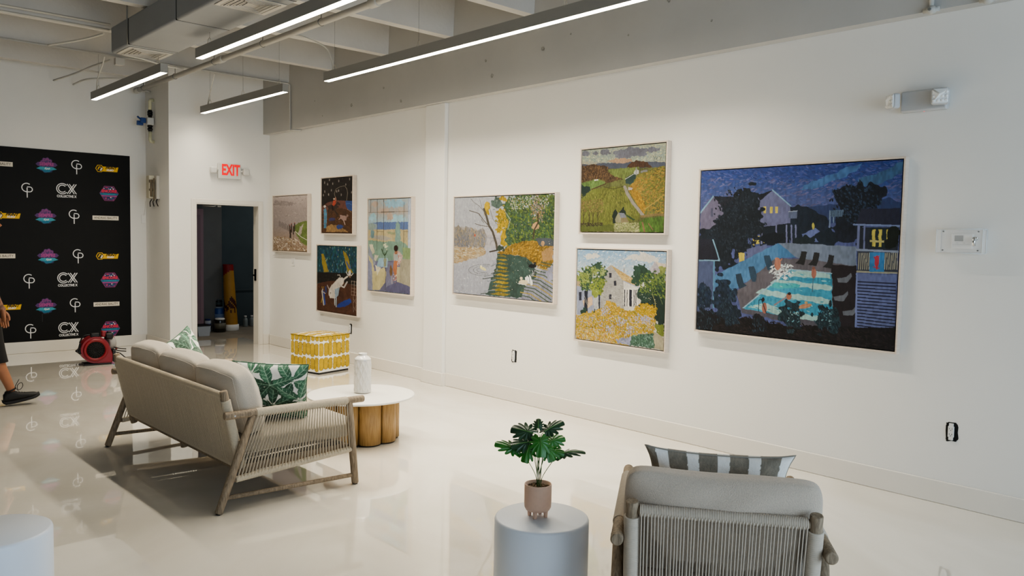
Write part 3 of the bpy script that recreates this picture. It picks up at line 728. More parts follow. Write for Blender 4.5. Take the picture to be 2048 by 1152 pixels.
def leaf_paint(seed, n=150):
    p = Paint(n, n, UQ, seed); p.fill('#dcdcd6', .04)
    rg = random.Random(seed)
    def banana(cx, cy, L, W, a, dark):
        pts = []; 
        for k in range(13):
            s = k / 12; pts.append((s * L, W * math.sin(math.pi * min(1, s * 1.02)) ** .7 * (1 - .35 * s)))
        out = pts + [(x, -y) for x, y in pts[::-1]]
        ca, sa = math.cos(a), math.sin(a); f = lambda q: (cx + q[0] * ca - q[1] * sa, cy + q[0] * sa + q[1] * ca)
        c0, c1, c2 = (('#22402f', '#315241', '#71907a') if dark else ('#37604a', '#4d7a60', '#93b09a'))
        p.poly([f(q) for q in out], c0, .4, .25)
        p.poly([f(q) for q in [(x * .96 + 1, y * .75) for x, y in pts] + [(x, 0) for x, y in pts[::-1]]], c1, .4, .2)
        for k in range(2, 11):
            x, y = pts[k]; 
            for s in (-1, 1): p.line([f((x - 2, 0)), f((x + 2.5, s * y * .85))], .5, c2 if k % 2 else c0, wob=.3)
        p.line([f((-4, 0)), f((L * .97, 0))], .9, c2, wob=.3)
    for (cx, cy) in ((18, 22), (74, 12), (44, 66), (96, 62), (0, 98), (84, 104), (48, 30), (8, 60), (70, 88), (40, 100)):
        a0 = rg.uniform(0, 6.28); k = 5
        for j in range(k):
            a = a0 + j * 2 * math.pi / k + rg.uniform(-.25, .25)
            banana(cx + 3 * math.cos(a), cy + 3 * math.sin(a), rg.uniform(34, 46), rg.uniform(7.5, 10), a, rg.random() < .6)
    return p
def sofa_pt(x, y, z, yaw, tilt, roll=0): return fr(SOFA, SRZ, x, y, z, tilt, yaw, roll)
t, b = pillow('throw_pillow', 'green palm leaf throw pillow in the near corner of the sofa', .47, .39, .16, sofa_pt(.46, -.62, .605, R(52), R(-16), R(3)), leaf_paint(3), 'leaf print pillows on the sofa', leaf_paint(5))
b.build('piping', mat('leaf_piping', '#2f5a43', .8), t)
t, b = pillow('throw_pillow', 'green palm leaf throw pillow propped at the far end of the sofa', .44, .44, .15, sofa_pt(.43, .66, .632, R(-50), R(-18), R(14)), leaf_paint(8), 'leaf print pillows on the sofa', leaf_paint(9))
b.build('piping', mat('leaf_piping', '#2f5a43', .8), t)
p = Paint(220, 120, UQ, 21); p.fill('#e4e3df', .03)
for k in range(7):
    x = -14.2 + k * 21.7
    m_ = p.inside([(x, -5), (x + 13.4, -5), (x + 13.4, 105), (x, 105)], .35); p.put(m_, '#7d7669', .14)
t, b = pillow('throw_pillow', 'grey and white striped lumbar pillow on the lounge chair', .52, .32, .13, fr(CH, CRZ, .335, .0, .665, R(-16), R(0), R(0.5)), p, ears=.05, pinch=.09)
b.build('piping', mat('stripe_piping', '#8d877c', .8), t)

# ------------------------------------------------------------------ coffee table and vase
m_top = mat('white_stone_top', '#e4e1da', .3, noise=(3, .02)); m_oak = wood_mat('oak_veneer', '#b4905c', '#9a7646', 7, .45, (16, 16, 1.2))
TC = (3.39, 5.40, 0)
t = thing('coffee_table', 'round white topped coffee table with scalloped oak drum base', 'table', TC)
b = MB(); b.lathe([(0, .34), (.405, .34), (.417, .345), (.42, .352), (.418, .358), (.412, .36), (0, .36)], 96); b.build('tabletop', m_top, t)
nl = 9; Rb = .205; rl = .098; pts = []
for k in range(nl):
    a0 = 2 * math.pi * (k + .35) / nl
    for j in range(14):
        th = (j / 13 - .5) * 2.32; pts.append((Rb * math.cos(a0) + rl * math.cos(a0 + th), Rb * math.sin(a0) + rl * math.sin(a0 + th)))
b = MB(); b.prism(pts, 'z', .012, .339, True); b.build('drum_base', m_oak, t)
b = MB(); b.prism([(x * .97, y * .97) for x, y in pts], 'z', 0, .0118); b.build('plinth', mat('plinth_brown', '#3b2d1d', .7), t)
t = thing('vase', 'white ceramic vase with a diamond relief on the coffee table', 'vase', (3.42, 5.43, .3605))
b = MB(); seg, nr = 60, 56; H0 = .245; t.scale = (1, 1, 1.06); rings = []
for i in range(nr + 1):
    z = H0 * i / nr; row = []
    for k in range(seg):
        a = 2 * math.pi * k / seg; fade = min(1, z / .015) * min(1, (H0 - z) / .012)
        q1 = (k / seg * 10 + z / .092); q2 = (k / seg * 10 - z / .092)
        d = min(abs(q1 - round(q1)), abs(q2 - round(q2))); r = .0655 + .006 * (1 - min(1, d * 3.2)) * fade - .002
        row.append((r * math.cos(a), r * math.sin(a), z + .004))
    rings.append(b._v(row))
for q0, q1 in zip(rings, rings[1:]):
    for k in range(seg): b.face([q0[k], q0[(k + 1) % seg], q1[(k + 1) % seg], q1[k]], False)
b.face(rings[0][::-1])
b.build('body', mat('matte_white_ceramic', '#cfccc6', .35), t)
b = MB(); b.lathe([(.0655, .2495), (.066, .254), (.06, .262), (.045, .273), (.034, .281), (.031, .288), (.035, .295), (.034, .298), (.029, .297), (.027, .288), (.028, .28), (.05, .265), (.058, .25)], 48); b.build('neck', mat('glazed_white', '#d9d7d2', .08, spec=.8), t)
b = MB(); b.lathe([(0, 0), (.055, 0), (.058, .0035), (0, .0035)], 40); b.build('foot_ring', mat('raw_clay', '#6f6960', .8), t)

# ------------------------------------------------------------------ ottoman with mustard capsules
def caps_paint(seed, n=110, top=False):
    p = Paint(n, n, UQ, seed); p.fill('#e6e3dc', .03); rg = random.Random(seed)
    rows = ((-13, 15), (18, 56), (59, 96)) if not top else ((-8, 22), (26, 52), (56, 82), (86, 108))
    k = 7
    for r0, r1 in rows:
        for i in range(k):
            x = (i + .5) * 100 / k + rg.uniform(-.8, .8); w = 6.9 + rg.uniform(-.5, .6); a, c = r0 + rg.uniform(-2, 2), r1 + rg.uniform(-3, 3)
            for dw, col in ((0, '#7d6a22'), (.9, '#a4880e'), (2.0, '#b4950f')):
                X = (p.X + p.n1 * 1.0 - x) / (w - dw); mid, hh = (a + c) / 2, (c - a) / 2 - dw * .8
                Yd = np.maximum(0, np.abs(p.Y + p.n2 * 1.0 - mid) - (hh - 6)) / 6
                p.put(X * X + Yd * Yd < 1, col, .12)
    return p
t = thing('ottoman', 'cube ottoman covered in mustard yellow capsule print fabric', 'ottoman', (4.76, 8.49, 0), R(13))
s = .24; hO = .435; z0 = .022; bow = .006
def side(paint, ang, name):
    n = paint.h; u = np.linspace(-1, 1, n)[None, :] * np.ones((n, 1)); v = np.linspace(1, 0, n)[:, None] * np.ones((1, n))
    e = np.clip((1 - u ** 4) * (1 - (2 * v - 1) ** 4), 0, 1); X = s + bow * e; Y = u * s * .995; Z = z0 + v * (hO - z0)
    ca, sa = math.cos(ang), math.sin(ang); P = np.stack([X * ca - Y * sa, X * sa + Y * ca, Z], -1)
    link(grid_mesh(name, P, paint.lin(), m_print), name, t)
for k in range(4): side(caps_paint(30 + k), k * math.pi / 2, 'side_panel')
p = caps_paint(40, top=True); n = p.h; u = np.linspace(-1, 1, n)[None, :] * np.ones((n, 1)); v = np.linspace(1, -1, n)[:, None] * np.ones((1, n))
link(grid_mesh('top_panel', np.stack([u * s, v * s, hO + .022 * np.clip((1 - u ** 4) * (1 - v ** 4), 0, 1) ** .7], -1), p.lin(), m_print), 'top_panel', t)
b = MB(); q = s + .001
b.tube([(q, q, hO), (-q, q, hO), (-q, -q, hO), (q, -q, hO)], .005, 8, closed=True)
b.build('piping', mat('mustard_piping', '#8a7420', .8), t)
for x, y in ((1, 1), (1, -1), (-1, -1), (-1, 1)):
    b = MB(); b.tube([(q * x, q * y, z0), (q * x, q * y, hO)], .003, 6); b.build('corner_seam', mat('seam_cream', '#cfc79c', .8), t)
b = MB(); b.box((-s + .01, -s + .01, 0), (s - .01, s - .01, z0)); b.build('base', m_black, t)

# ------------------------------------------------------------------ drum side tables
def drum(loc, label):
    t = thing('side_table', label, 'side table', loc, group='white drum side tables')
    b = MB(); r = .197; H_ = .45
    b.lathe([(0, 0), (r - .004, 0), (r, .003), (r, H_ - .012), (r - .003, H_ - .004), (r - .011, H_), (0, H_)], 128)
    b.build('drum', mat('satin_white_sky_tint', '#dfe5ee', .42, noise=(2, .02)), t)  # blue of the reflected sky is mixed into the white base colour
drum((2.325, 2.305, 0), 'white cylindrical drum side table holding the potted plant')
drum((.592, 3.535, 0), 'white cylindrical drum side table cut off at the lower left')

# ------------------------------------------------------------------ potted plant
t = thing('potted_plant', 'small artificial monstera in a pale pink footed pot on the drum table', 'plant', (2.31, 2.315, .4505))
t.scale = (1.17, 1.17, 1.17)
m_pot = mat('pink_ceramic', '#dfbca6', .6, noise=(80, .03))
b = MB(); b.lathe([(0, .022), (.030, .022), (.042, .026), (.0475, .036), (.0485, .05), (.0485, .118), (.047, .1195), (.0445, .118), (.044, .1), (0, .1)], 48); pot = b.build('pot', m_pot, t)
for k in range(4):
    a = k * math.pi / 2 + .5; x, y = .03 * math.cos(a), .03 * math.sin(a)
    b = MB(); b.tube([(x, y, .027), (x, y, .001), (x, y, 0)], [.0085, .0065, .0055], 14); b.build('pot_foot', m_pot, pot)
b = MB(); b.lathe([(0, .101), (.0435, .101), (.0435, .104), (0, .106)], 32)
for k in range(70):
    r = .041 * math.sqrt(rnd.random()); a = rnd.uniform(0, 6.28); b.ball((r * math.cos(a), r * math.sin(a), .107), rnd.uniform(.0028, .005), 6, (1, 1.2, .8))
o = b.build('pebbles', mat('brown_pebbles', '#7b654a', .8, noise=(120, .6)), t); o['kind'] = 'stuff'
m_lf = mat('monstera_leaf', '#37782a', .35, noise=(30, .35), spec=.6); m_lfd = mat('monstera_leaf_dark', '#2d4c30', .35, noise=(30, .3), spec=.6)
m_st = mat('plant_stem', '#35602f', .5)
def mleaf(L, W, base, az, pitch, twist, dark, droop=.5, seed=1):
    rg = random.Random(seed); b = MB(); N = 72; K = 6; 
    def Rr(th):
        a = abs(th)
        r = 1.0 * (1 - .1 * math.cos(a)) if a < 2.4 else 1.0
        r = .62 + .38 * math.cos(a / 2) ** 1.2
        if a > 2.75: r *= .55 + .45 * (3.1416 - a) / .39 * 0 + .0
        for c, wd, dp in ((.55, .09, .38), (1.0, .1, .5), (1.45, .1, .52), (1.9, .1, .45)):
            r *= 1 - dp * .75 * math.exp(-((a - c) / wd) ** 2)
        return r
    rows = []
    for j in range(N):
        th = -math.pi + 2 * math.pi * (j + .5) / N; r = Rr(th); row = []
        for k in range(1, K + 1):
            q = r * k / K; x = .35 + q * math.cos(th) * .68; y = q * math.sin(th)
            X, Y = x * L, y * W * 1.0
            Z = -abs(Y) * .28 - droop * X * X / L * .9 + .05 * L * math.sin(abs(y) * 9) * .25
            Z += .02 * L * math.cos(th * 12) * (k / K)
            row.append((X, Y, Z))
        rows.append(b._v(row))
    c = b._v([(.35 * L, 0, -droop * (.35 ** 2) * L * .9)])[0]
    for j in range(N):
        a_, c_ = rows[j], rows[(j + 1) % N]; b.face([c, a_[0], c_[0]], True)
        for k in range(K - 1): b.face([a_[k], a_[k + 1], c_[k + 1], c_[k]], True)
    M = Matrix.Translation(base) @ Matrix.Rotation(az, 4, 'Z') @ Matrix.Rotation(-pitch, 4, 'Y') @ Matrix.Rotation(twist, 4, 'X')
    b.xform(0, M); o = b.build('leaf', m_lfd if dark else m_lf, t)
    b2 = MB(); b2.tube([M @ Vector((x * L, 0, -droop * x * x * L * .9 + .0012)) for x in (0, .2, .4, .6, .8, .95)], [.0014, .0013, .0012, .001, .0008, .0005], 5); b2.build('midrib', mat('leaf_rib', '#5d8f45', .5), o)
# azimuths: camera-right is rt, toward the camera is -fw
azr = math.atan2(rt.y, rt.x); azc = math.atan2(-fw.y, -fw.x)
LV = [ # side offset, up, depth, leaf azimuth from camera-right, pitch, length, half width, dark, droop, twist
    (-.058, .235, .01, math.pi + .15, .50, .125, .048, 0, .35, -.75),
    (.060, .215, .0, -.1, .70, .115, .040, 1, .75, .45),
    (-.012, .295, .0, math.pi - .1, .35, .115, .062, 1, .30, -.8),
    (-.020, .270, .01, math.pi + .4, .10, .100, .055, 1, .35, -.7),
    (.010, .295, -.01, .05, .70, .110, .048, 1, .35, .75),
    (.025, .265, .0, .25, .35, .095, .050, 0, .3, .8),
    (.026, .240, .01, -.2, .05, .080, .046, 0, .3, .8),
    (.002, .300, .02, -1.45, -.75, .100, .060, 0, .35, 0),
    (-.030, .270, .02, -2.1, -.75, .090, .052, 0, .35, -.2),
    (.018, .270, .02, -.95, -.65, .088, .050, 0, .35, .2),
    (-.004, .310, -.01, 1.5, 1.1, .055, .032, 1, .3, 0),
]
for i, (sd, uz, dp, ao, pi_, L, W, dk, dr, tw) in enumerate(LV):
    base = Vector((rt.x * sd - fw.x * dp, rt.y * sd - fw.y * dp, uz))
    b = MB(); b0 = Vector((rt.x * sd * .12 + rnd.uniform(-.006, .006), rt.y * sd * .12 + rnd.uniform(-.006, .006), .1))
    b.tube(arc([b0, b0 * .6 + base * .4 + Vector((-rt.x * sd * .22, -rt.y * sd * .22, .0)), base], 6), .0013, 6); b.build('stem', m_st, t)
    mleaf(L * .76, W * .78, base, azr + ao, pi_, tw, dk, dr, i)
# small dark scrap on the floor
b = MB(); b.tube([(0, 0, .002), (.012, .004, .003), (.024, .002, .0025)], [.0018, .0026, .0014], 6)
tag(b.build('floor_scrap', m_black, loc=(3.12, 1.585, 0), rot=(0, 0, R(-30))), 'tiny dark scrap lying on the floor right of the lounge chair', 'scrap')
# ------------------------------------------------------------------ framed paintings
m_frame = mat('whitewashed_maple', '#d3c6b8', .5, noise=(14, .07, (1, 1, 6))); m_gap = mat('frame_gap', '#1c1815', .8)
m_canvas = mat('oil_canvas', '#ffffff', .6, vcol=True, bump=(220, .35), spec=.3)
def painting(name, label, yl, yr, z0, z1, P, d=.055, val=.9):
    """yl far edge (left as seen), yr near edge; hangs on the right wall"""
    yc, zc = (yl + yr) / 2, (z0 + z1) / 2; hw, hh = (yl - yr) / 2, (z1 - z0) / 2
    t = thing(name, label, 'painting', (XW, yc, zc), group=None); lip = .013
    for a in ((-hw, -hh, -hw + lip, hh), (hw - lip, -hh, hw, hh), (-hw + lip, -hh, hw - lip, -hh + lip), (-hw + lip, hh - lip, hw - lip, hh)):
        b = MB(); b.box((-d, a[0], a[1]), (-.0008, a[2], a[3]), .0015, 1); b.build('frame_rail', m_frame, t)
    b = MB(); b.box((-.02, -hw + lip, -hh + lip), (-.0012, hw - lip, hh - lip)); b.build('backing', m_gap, t)
    g = lip + .007; n, m = P.h, P.w
    u = np.linspace(1, -1, m)[None, :] * np.ones((n, 1)); v = np.linspace(1, -1, n)[:, None] * np.ones((1, m))
    X = -(d - .006) * np.ones((n, m))
    link(grid_mesh('canvas', np.stack([X, u * (hw - g), v * (hh - g)], -1), P.lin(.86, val), m_canvas), 'canvas', t)
    b = MB()
    q0, q1 = hw - g, hh - g; x = -(d - .0062)
    for a, c in (((-q0, -q1), (q0, -q1)), ((q0, -q1), (q0, q1)), ((q0, q1), (-q0, q1)), ((-q0, q1), (-q0, -q1))):
        b.poly([(x, *a), (x, *c), (-.021, *c), (-.021, *a)])
    b.build('canvas_edge', m_gap, t)

# --- night pool
P = Paint(440, 380, [(86, 142), (1180, 72), (1133, 1112), (57, 990)], 1, 1.25)
P.grad([(80, '#28469a'), (180, '#34509c'), (300, '#53629f'), (420, '#56609a')], var=.25)
P.dabs(P.Y < 200, 700, ['#2f4796', '#42539e', '#5562a8', '#3a4c99'], (2, 7), .2, .5)
P.dabs((P.Y > 180) & (P.Y < 330), 600, ['#60659f', '#4f609c', '#69699c', '#465a99'], (2, 7), -.15, .5)
P.poly([(620, 240), (650, 205), (760, 165), (900, 110), (960, 92), (940, 120), (830, 180), (700, 228)], '#4a78b4', 9, .2)
P.poly([(930, 190), (1000, 155), (1090, 125), (1180, 80), (1178, 140), (1060, 205), (960, 225)], '#44709f', 9, .2)
P.poly([(600, 340), (760, 318), (1000, 300), (1100, 275), (1180, 310), (1180, 420), (600, 420)], '#33457a', 4)
P.poly([(560, 330), (600, 322), (700, 345), (780, 400), (780, 540), (560, 540)], '#1d2c40', 10, .2)   # dark hedge behind
P.poly([(80, 370), (150, 276), (230, 360), (260, 470), (150, 500), (80, 470)], '#756f8e', 3)             # left house gable
P.poly([(150, 275), (265, 278), (262, 370), (232, 370)], '#262b3a', 2); P.line([(80, 365), (148, 276)], 7, '#7fb0cf')
P.poly([(135, 340), (147, 340), (147, 385), (135, 385)], '#575a78', 1)
P.poly([(380, 290), (470, 240), (565, 325), (565, 420), (400, 440)], '#7377a4', 3)                       # middle house
P.poly([(385, 270), (470, 238), (400, 300)], '#1f2430', 2); P.line([(468, 240), (566, 325)], 7, '#86b4d6')
for x in (420, 455, 484): P.poly([(x, 330), (x + 14, 330), (x + 14, 366), (x, 366)], '#e9d45c', 1)
P.poly([(405, 440), (560, 420), (560, 530), (400, 545)], '#1b2838', 3)
for x in (410, 488, 545, 572, 595): P.line([(x, 430), (x, 530)], 8, '#7d82b0')
P.poly([(555, 358), (603, 352), (603, 392), (555, 395)], '#6f7ba0', 1); P.line([(555, 357), (603, 352)], 4, '#a9b6cc')
for k in range(6): P.line([(560 + k * 8, 358), (560 + k * 8, 392)], 2, '#32445f')
for q in ([(420, 490), (446, 487), (444, 520), (420, 526)], [(378, 488), (398, 486), (396, 530), (376, 532)], [(362, 500), (372, 496), (370, 545), (360, 548)]): P.poly(q, '#dfcb50', 2)
P.ell(470, 500, 60, 30, '#141f2c', .5); P.ell(400, 520, 20, 40, '#16202a', .4) if False else None
P.poly([(625, 480), (700, 445), (738, 470), (735, 520), (640, 525)], '#6a78b4', 5); P.ell(690, 435, 7, 18, '#d8cc5a', .2)
P.ell(640, 520, 60, 35, '#20303a', .6); P.ell(770, 500, 60, 45, '#1b2b3c', .5)
for (x, y, rx, ry) in ((330, 300, 75, 85), (300, 400, 110, 100), (230, 500, 120, 100), (200, 580, 90, 90), (340, 360, 85, 80), (110, 490, 40, 40), (360, 450, 50, 60)): P.ell(x, y, rx, ry, '#1d2836', .5, .3)
P.dabs(P.em(280, 430, 130, 190, .5), 500, ['#1a2431', '#253445', '#2c3b4c', '#171f2a'], (2, 4), 1.2, .8)
for (x, y, rx, ry) in ((950, 270, 120, 70), (900, 300, 95, 90), (1010, 260, 75, 60), (880, 430, 80, 110), (920, 400, 60, 90)): P.ell(x, y, rx, ry, '#1b2639', .5, .3)
P.dabs(P.em(930, 310, 130, 110, .5), 350, ['#1a2431', '#253a55', '#2c4463', '#131c27'], (2, 4), 1.2, .8)
P.line([(780, 352), (780, 440)], 7, '#8298b8'); P.line([(800, 380), (800, 415)], 5, '#8298b8'); P.poly([(780, 350), (856, 345), (850, 382), (785, 384)], '#5f7796', 1)
for k in range(7): P.line([(788 + k * 10, 352), (788 + k * 10, 380)], 2, '#23364c')
P.poly([(60, 505), (148, 508), (182, 622), (60, 622)], '#26293a', 3); P.line([(148, 510), (182, 622), (60, 620)], 7, '#7fb0cf')
P.poly([(70, 625), (152, 625), (150, 880), (60, 900)], '#53608a', 3); P.line([(152, 630), (150, 875)], 9, '#5c95bb')
P.poly([(330, 560), (440, 530), (440, 590), (330, 630)], '#656b98', 3)
P.poly([(285, 580), (318, 580), (316, 620), (288, 630)], '#e3cf57', 2)
P.poly([(160, 700), (500, 525), (620, 600), (500, 608), (470, 640), (250, 790), (200, 800), (150, 760)], '#4f86b8', 3, .15)    # fence, light blue
P.poly([(495, 525), (620, 600), (500, 606)], '#4680b5', 2)
P.poly([(500, 524), (925, 545), (925, 650), (800, 640), (600, 605)], '#7c8aa3', 3, .15)                           # far fence
P.poly([(270, 790), (480, 610), (640, 610), (920, 650), (930, 980), (700, 990), (300, 900)], '#6b6670', 3, .15)      # deck
P.poly([(790, 640), (925, 650), (930, 1000), (800, 980)], '#29232b', 5)
P.poly([(305, 880), (560, 668), (790, 690), (797, 965), (700, 960), (440, 905)], '#3d9dc0', 3, .2)                    # pool
for q in ([(570, 672), (785, 692), (782, 716), (560, 708)], [(490, 720), (787, 755), (787, 785), (455, 745)], [(410, 775), (792, 830), (792, 862), (380, 800)], [(330, 870), (420, 850), (560, 900), (795, 930), (797, 962), (640, 950)]): P.poly(q, '#a5d3cf', 6, .15)
P.poly([(480, 735), (620, 750), (600, 775), (450, 765)], '#41b9bf', 5); P.dabs(P.inside([(305, 880), (560, 668), (790, 690), (797, 965), (440, 905)]), 60, ['#5ab8cc', '#2f86b4', '#8fd0d0', '#3fa8c4'], (1.5, 6), .1, .3)
P.line([(305, 882), (560, 668), (790, 690)], 6, '#9ec7dc')
P.poly([(300, 880), (440, 905), (800, 968), (800, 1000), (300, 905)], '#5c5a68', 3)
for x, y in ((620, 570), (690, 575), (770, 588)): P.poly([(x + 5, y), (x + 35, y + 4), (x + 28, y + 50), (x + 18, y + 75), (x - 28, y + 68), (x - 5, y + 45)], '#2e2f33', 2)
for x, y, f in ((440, 595, 1), (355, 655, 0), (285, 695, 1)): P.poly([(x - 18, y), (x + 14, y - 4), (x + 30, y + 50), (x + 46, y + 62) if f else (x + 20, y + 80), (x + 5, y + 80), (x - 8, y + 50)], '#33506a' if y < 690 else '#2f4458', 2)
for x, y in ((820, 710), (800, 810), (850, 890)): P.poly([(x, y + 6), (x + 50, y), (x + 78, y - 25), (x + 82, y - 5), (x + 55, y + 30), (x + 5, y + 28)], '#6f7480', 2)
P.dabs(P.em(525, 680, 60, 42, .5), 150, ['#e9f1f0', '#cfe3e8', '#ffffff'], (1.5, 4), -.6, .8)
P.ell(497, 640, 17, 34, '#c58069', .1); P.ell(490, 612, 8, 8, '#c98b72', .1); P.line([(505, 630), (520, 612)], 6, '#c58069')
P.ell(693, 690, 14, 28, '#b4705f', .1); P.ell(692, 662, 8, 8, '#8d5a4d', .1); P.line([(690, 718), (685, 790)], 5, '#4f7b8f')
P.ell(558, 815, 14, 18, '#b9735b', .1); P.ell(560, 800, 9, 7, '#2e2428', .1); P.line([(540, 822), (480, 860)], 8, '#9d7f83')
P.ell(645, 868, 38, 12, '#c98a66', .1, ang=-.2); P.ell(652, 848, 9, 7, '#c7a86c', .1); P.line([(610, 880), (680, 860)], 5, '#d09a70')
P.ell(425, 878, 14, 30, '#b4705f', .1); P.ell(418, 832, 8, 12, '#2e2428', .1); P.line([(393, 895), (395, 835), (408, 830), (435, 905)], 4, '#17222d', wob=.5)
P.poly([(925, 420), (950, 340), (1165, 335), (1165, 440)], '#2a2f48', 3); P.line([(910, 425), (1163, 432)], 10, '#7f90c0')  # right house
P.poly([(928, 440), (1160, 440), (1150, 580), (930, 570)], '#2b3444', 2)
P.poly([(1000, 440), (1110, 445), (1105, 555), (998, 550)], '#20333a', 2)
for x in (1012, 1046, 1090): P.poly([(x, 452), (x + 18, 450), (x + 16, 545), (x, 545)], '#d9c95a', 3)
P.poly([(998, 508), (1105, 512), (1100, 522), (998, 520)], '#c9c07a', 1); P.ell(1130, 480, 35, 40, '#16241f', .6); P.ell(1120, 530, 40, 28, '#14201d', .6)
P.line([(938, 430), (932, 560)], 14, '#7a83b4', wob=0); P.line([(970, 430), (966, 560)], 9, '#7a83b4', wob=0)
P.poly([(930, 560), (1152, 575), (1148, 690), (930, 680)], '#3b4256', 1)
for k in range(20): P.line([(940 + k * 11, 580), (938 + k * 11, 668)], 4.5, '#b9b59a', wob=0)
P.line([(930, 562), (1152, 572)], 12, '#8f9bb5', wob=0); P.line([(930, 680), (1148, 688)], 10, '#a7a68f', wob=0)
P.poly([(998, 575), (1080, 577), (1076, 683), (996, 680)], '#3f86c4', 1); P.ell(1037, 630, 12, 34, '#c2394a', .6); P.line([(1022, 598), (1032, 620), (1052, 594)], 5, '#c2394a'); P.line([(1020, 655), (1050, 662)], 5, '#c2394a')
P.poly([(928, 690), (1146, 698), (1130, 1010), (922, 980)], '#6b76ad', 2)
for k in range(15): P.line([(932, 735 + k * 17), (1140, 745 + k * 18.3)], 6, '#252a44', wob=1.5)
P.line([(928, 690), (922, 980)], 9, '#7e8bc4', wob=0)
P.grad([(930, '#1d1c22'), (1110, '#17141b')], P.Y + 0 * P.X > 985 - 0 * P.X, .3)
P.poly([(50, 900), (300, 930), (560, 975), (920, 985), (1135, 1005), (1135, 1120), (50, 1000)], '#1e1b21', 8, .4)
P.dabs(P.inside([(60, 890), (560, 960), (1135, 1020), (1135, 1110), (60, 1000)]), 600, ['#2a2125', '#1a171d', '#332a2c', '#141318'], (1.5, 6), .4, .8)
for (x, y, rx, ry, c) in ((100, 820, 40, 90, '#1f3049'), (210, 810, 62, 110, '#243852'), (230, 900, 70, 60, '#1d2c3e'), (570, 930, 62, 78, '#243c46'), (765, 940, 65, 85, '#22404b'), (390, 965, 48, 40, '#231f28'), (110, 940, 60, 60, '#1a1c26')):
    P.ell(x, y, rx, ry, c, .7, .4); P.dabs(P.em(x, y, rx, ry, .5), int(rx * 2.6), [c, '#15202c', '#304a5c', '#1c2b38'], (1.2, 5), 1.3, .5)
for (x, y) in ((590, 930), (765, 930)): P.dabs(P.em(x, y, 40, 45, .5), 26, ['#9cc6cc', '#6aa9b8'], (1, 1.8), 0, 1)
painting('framed_painting', 'largest framed painting, a dark blue night scene of swimmers in a lit pool', 3.602, 2.06, .91, 2.172, P, val=.84)

# --- river
P = Paint(330, 240, [(77, 106), (943, 65), (930, 1012), (77, 932)], 2, 1.35)
P.grad([(90, '#a9adb5'), (350, '#a6a9b2'), (480, '#b7adad'), (560, '#a4a7b3'), (1000, '#9b9fae')], var=.12)
P.dabs(P.X > 0, 900, ['#a2a6b0', '#b2b3ba', '#9a9fad', '#a9abb5'], (1.5, 4), .3, 1)
P.poly([(330, 420), (500, 430), (500, 520), (340, 520)], '#a7a3a8', 5); P.line([(390, 510), (396, 485), (412, 478), (430, 485), (435, 510)], 6, '#8e9098'); P.line([(345, 452), (460, 458)], 10, '#9495a0')
for (x, y, rx, ry, c) in ((110, 440, 50, 90, '#8b8478'), (170, 450, 50, 90, '#7f7c78'), (230, 450, 45, 75, '#8b8276'), (300, 460, 55, 85, '#84807d'), (140, 490, 70, 60, '#74747c'), (320, 480, 35, 60, '#7c7d84')): P.ell(x, y, rx, ry, c, .4, .2)
P.dabs(P.inside([(77, 360), (340, 390), (340, 540), (77, 540)]), 500, ['#9a8a66', '#74757f', '#8d8271', '#696c78'], (1.5, 4), 1.4, .4); P.ell(255, 432, 7, 12, '#b8563c', .2)
P.poly([(77, 530), (200, 540), (345, 545), (350, 600), (240, 640), (130, 670), (77, 680)], '#a58e6a', 8, .2)
P.dabs(P.inside([(77, 530), (345, 545), (330, 610), (77, 680)]), 260, ['#a8987c', '#9b7f52', '#bdb39c'], (1.2, 7), .15, .2)
for (x, y, rx, ry, c) in ((620, 280, 150, 230, '#3f5c3c'), (700, 420, 190, 170, '#37513f'), (880, 300, 130, 240, '#3c5a33'), (860, 130, 110, 70, '#4d5f33'), (640, 160, 90, 90, '#4a6240'), (560, 420, 60, 120, '#3a5547'), (440, 150, 48, 55, '#4e625b'), (780, 150, 60, 80, '#726d66')): P.ell(x, y, rx, ry, c, .5, .35)
P.dabs(P.inside([(560, 80), (940, 70), (940, 480), (520, 540)], 10), 1600, ['#31492d', '#4f6b34', '#5f7327', '#3a5a46', '#2c4434', '#6d7f35', '#43623f'], (2, 4), 1, 1)
P.dabs(P.inside([(530, 90), (900, 80), (880, 200), (560, 200)], 10), 260, ['#b9bcc0', '#8d9c86', '#a8861f', '#c8c9cb'], (1, 2), 1, 1)
P.dabs(P.em(800, 200, 60, 120, .5), 120, ['#6f6a63', '#8d8174', '#a97f52'], (1.5, 3), 1, 1)
for (x, y, rx, ry) in ((358, 170, 30, 40), (355, 220, 22, 35), (480, 250, 42, 60), (490, 320, 45, 55), (470, 370, 35, 30), (500, 430, 22, 60), (505, 505, 30, 28), (500, 110, 32, 30)): P.ell(x, y, rx, ry, '#a98d1c', .6, .3)
P.dabs(P.em(485, 300, 48, 120, .6), 220, ['#c4a318', '#8d7a17', '#b08f1c', '#6b6a22'], (1.5, 3), 1, 1)
P.ell(775, 345, 32, 34, '#bd9568', .5); P.line([(760, 460), (768, 380), (800, 320), (800, 240)], 12, '#42392b'); P.line([(500, 200), (560, 290), (540, 380)], 3, '#b9bcb0'); P.line([(570, 90), (610, 220)], 4, '#9fae9b')
P.line([(448, 555), (440, 500), (408, 400), (375, 345), (355, 270), (330, 200)], 18, '#4b463e', wob=1); P.line([(375, 350), (330, 300), (285, 240), (205, 215)], 7, '#57524a'); P.line([(372, 355), (300, 345), (255, 330)], 6, '#57524a'); P.line([(345, 240), (290, 175), (240, 140), (215, 110)], 4, '#6a665f'); P.line([(380, 190), (410, 290), (440, 330)], 4, '#6a665f'); P.line([(330, 320), (305, 285)], 4, '#57524a'); P.line([(320, 210), (290, 110)], 3, '#6a665f')
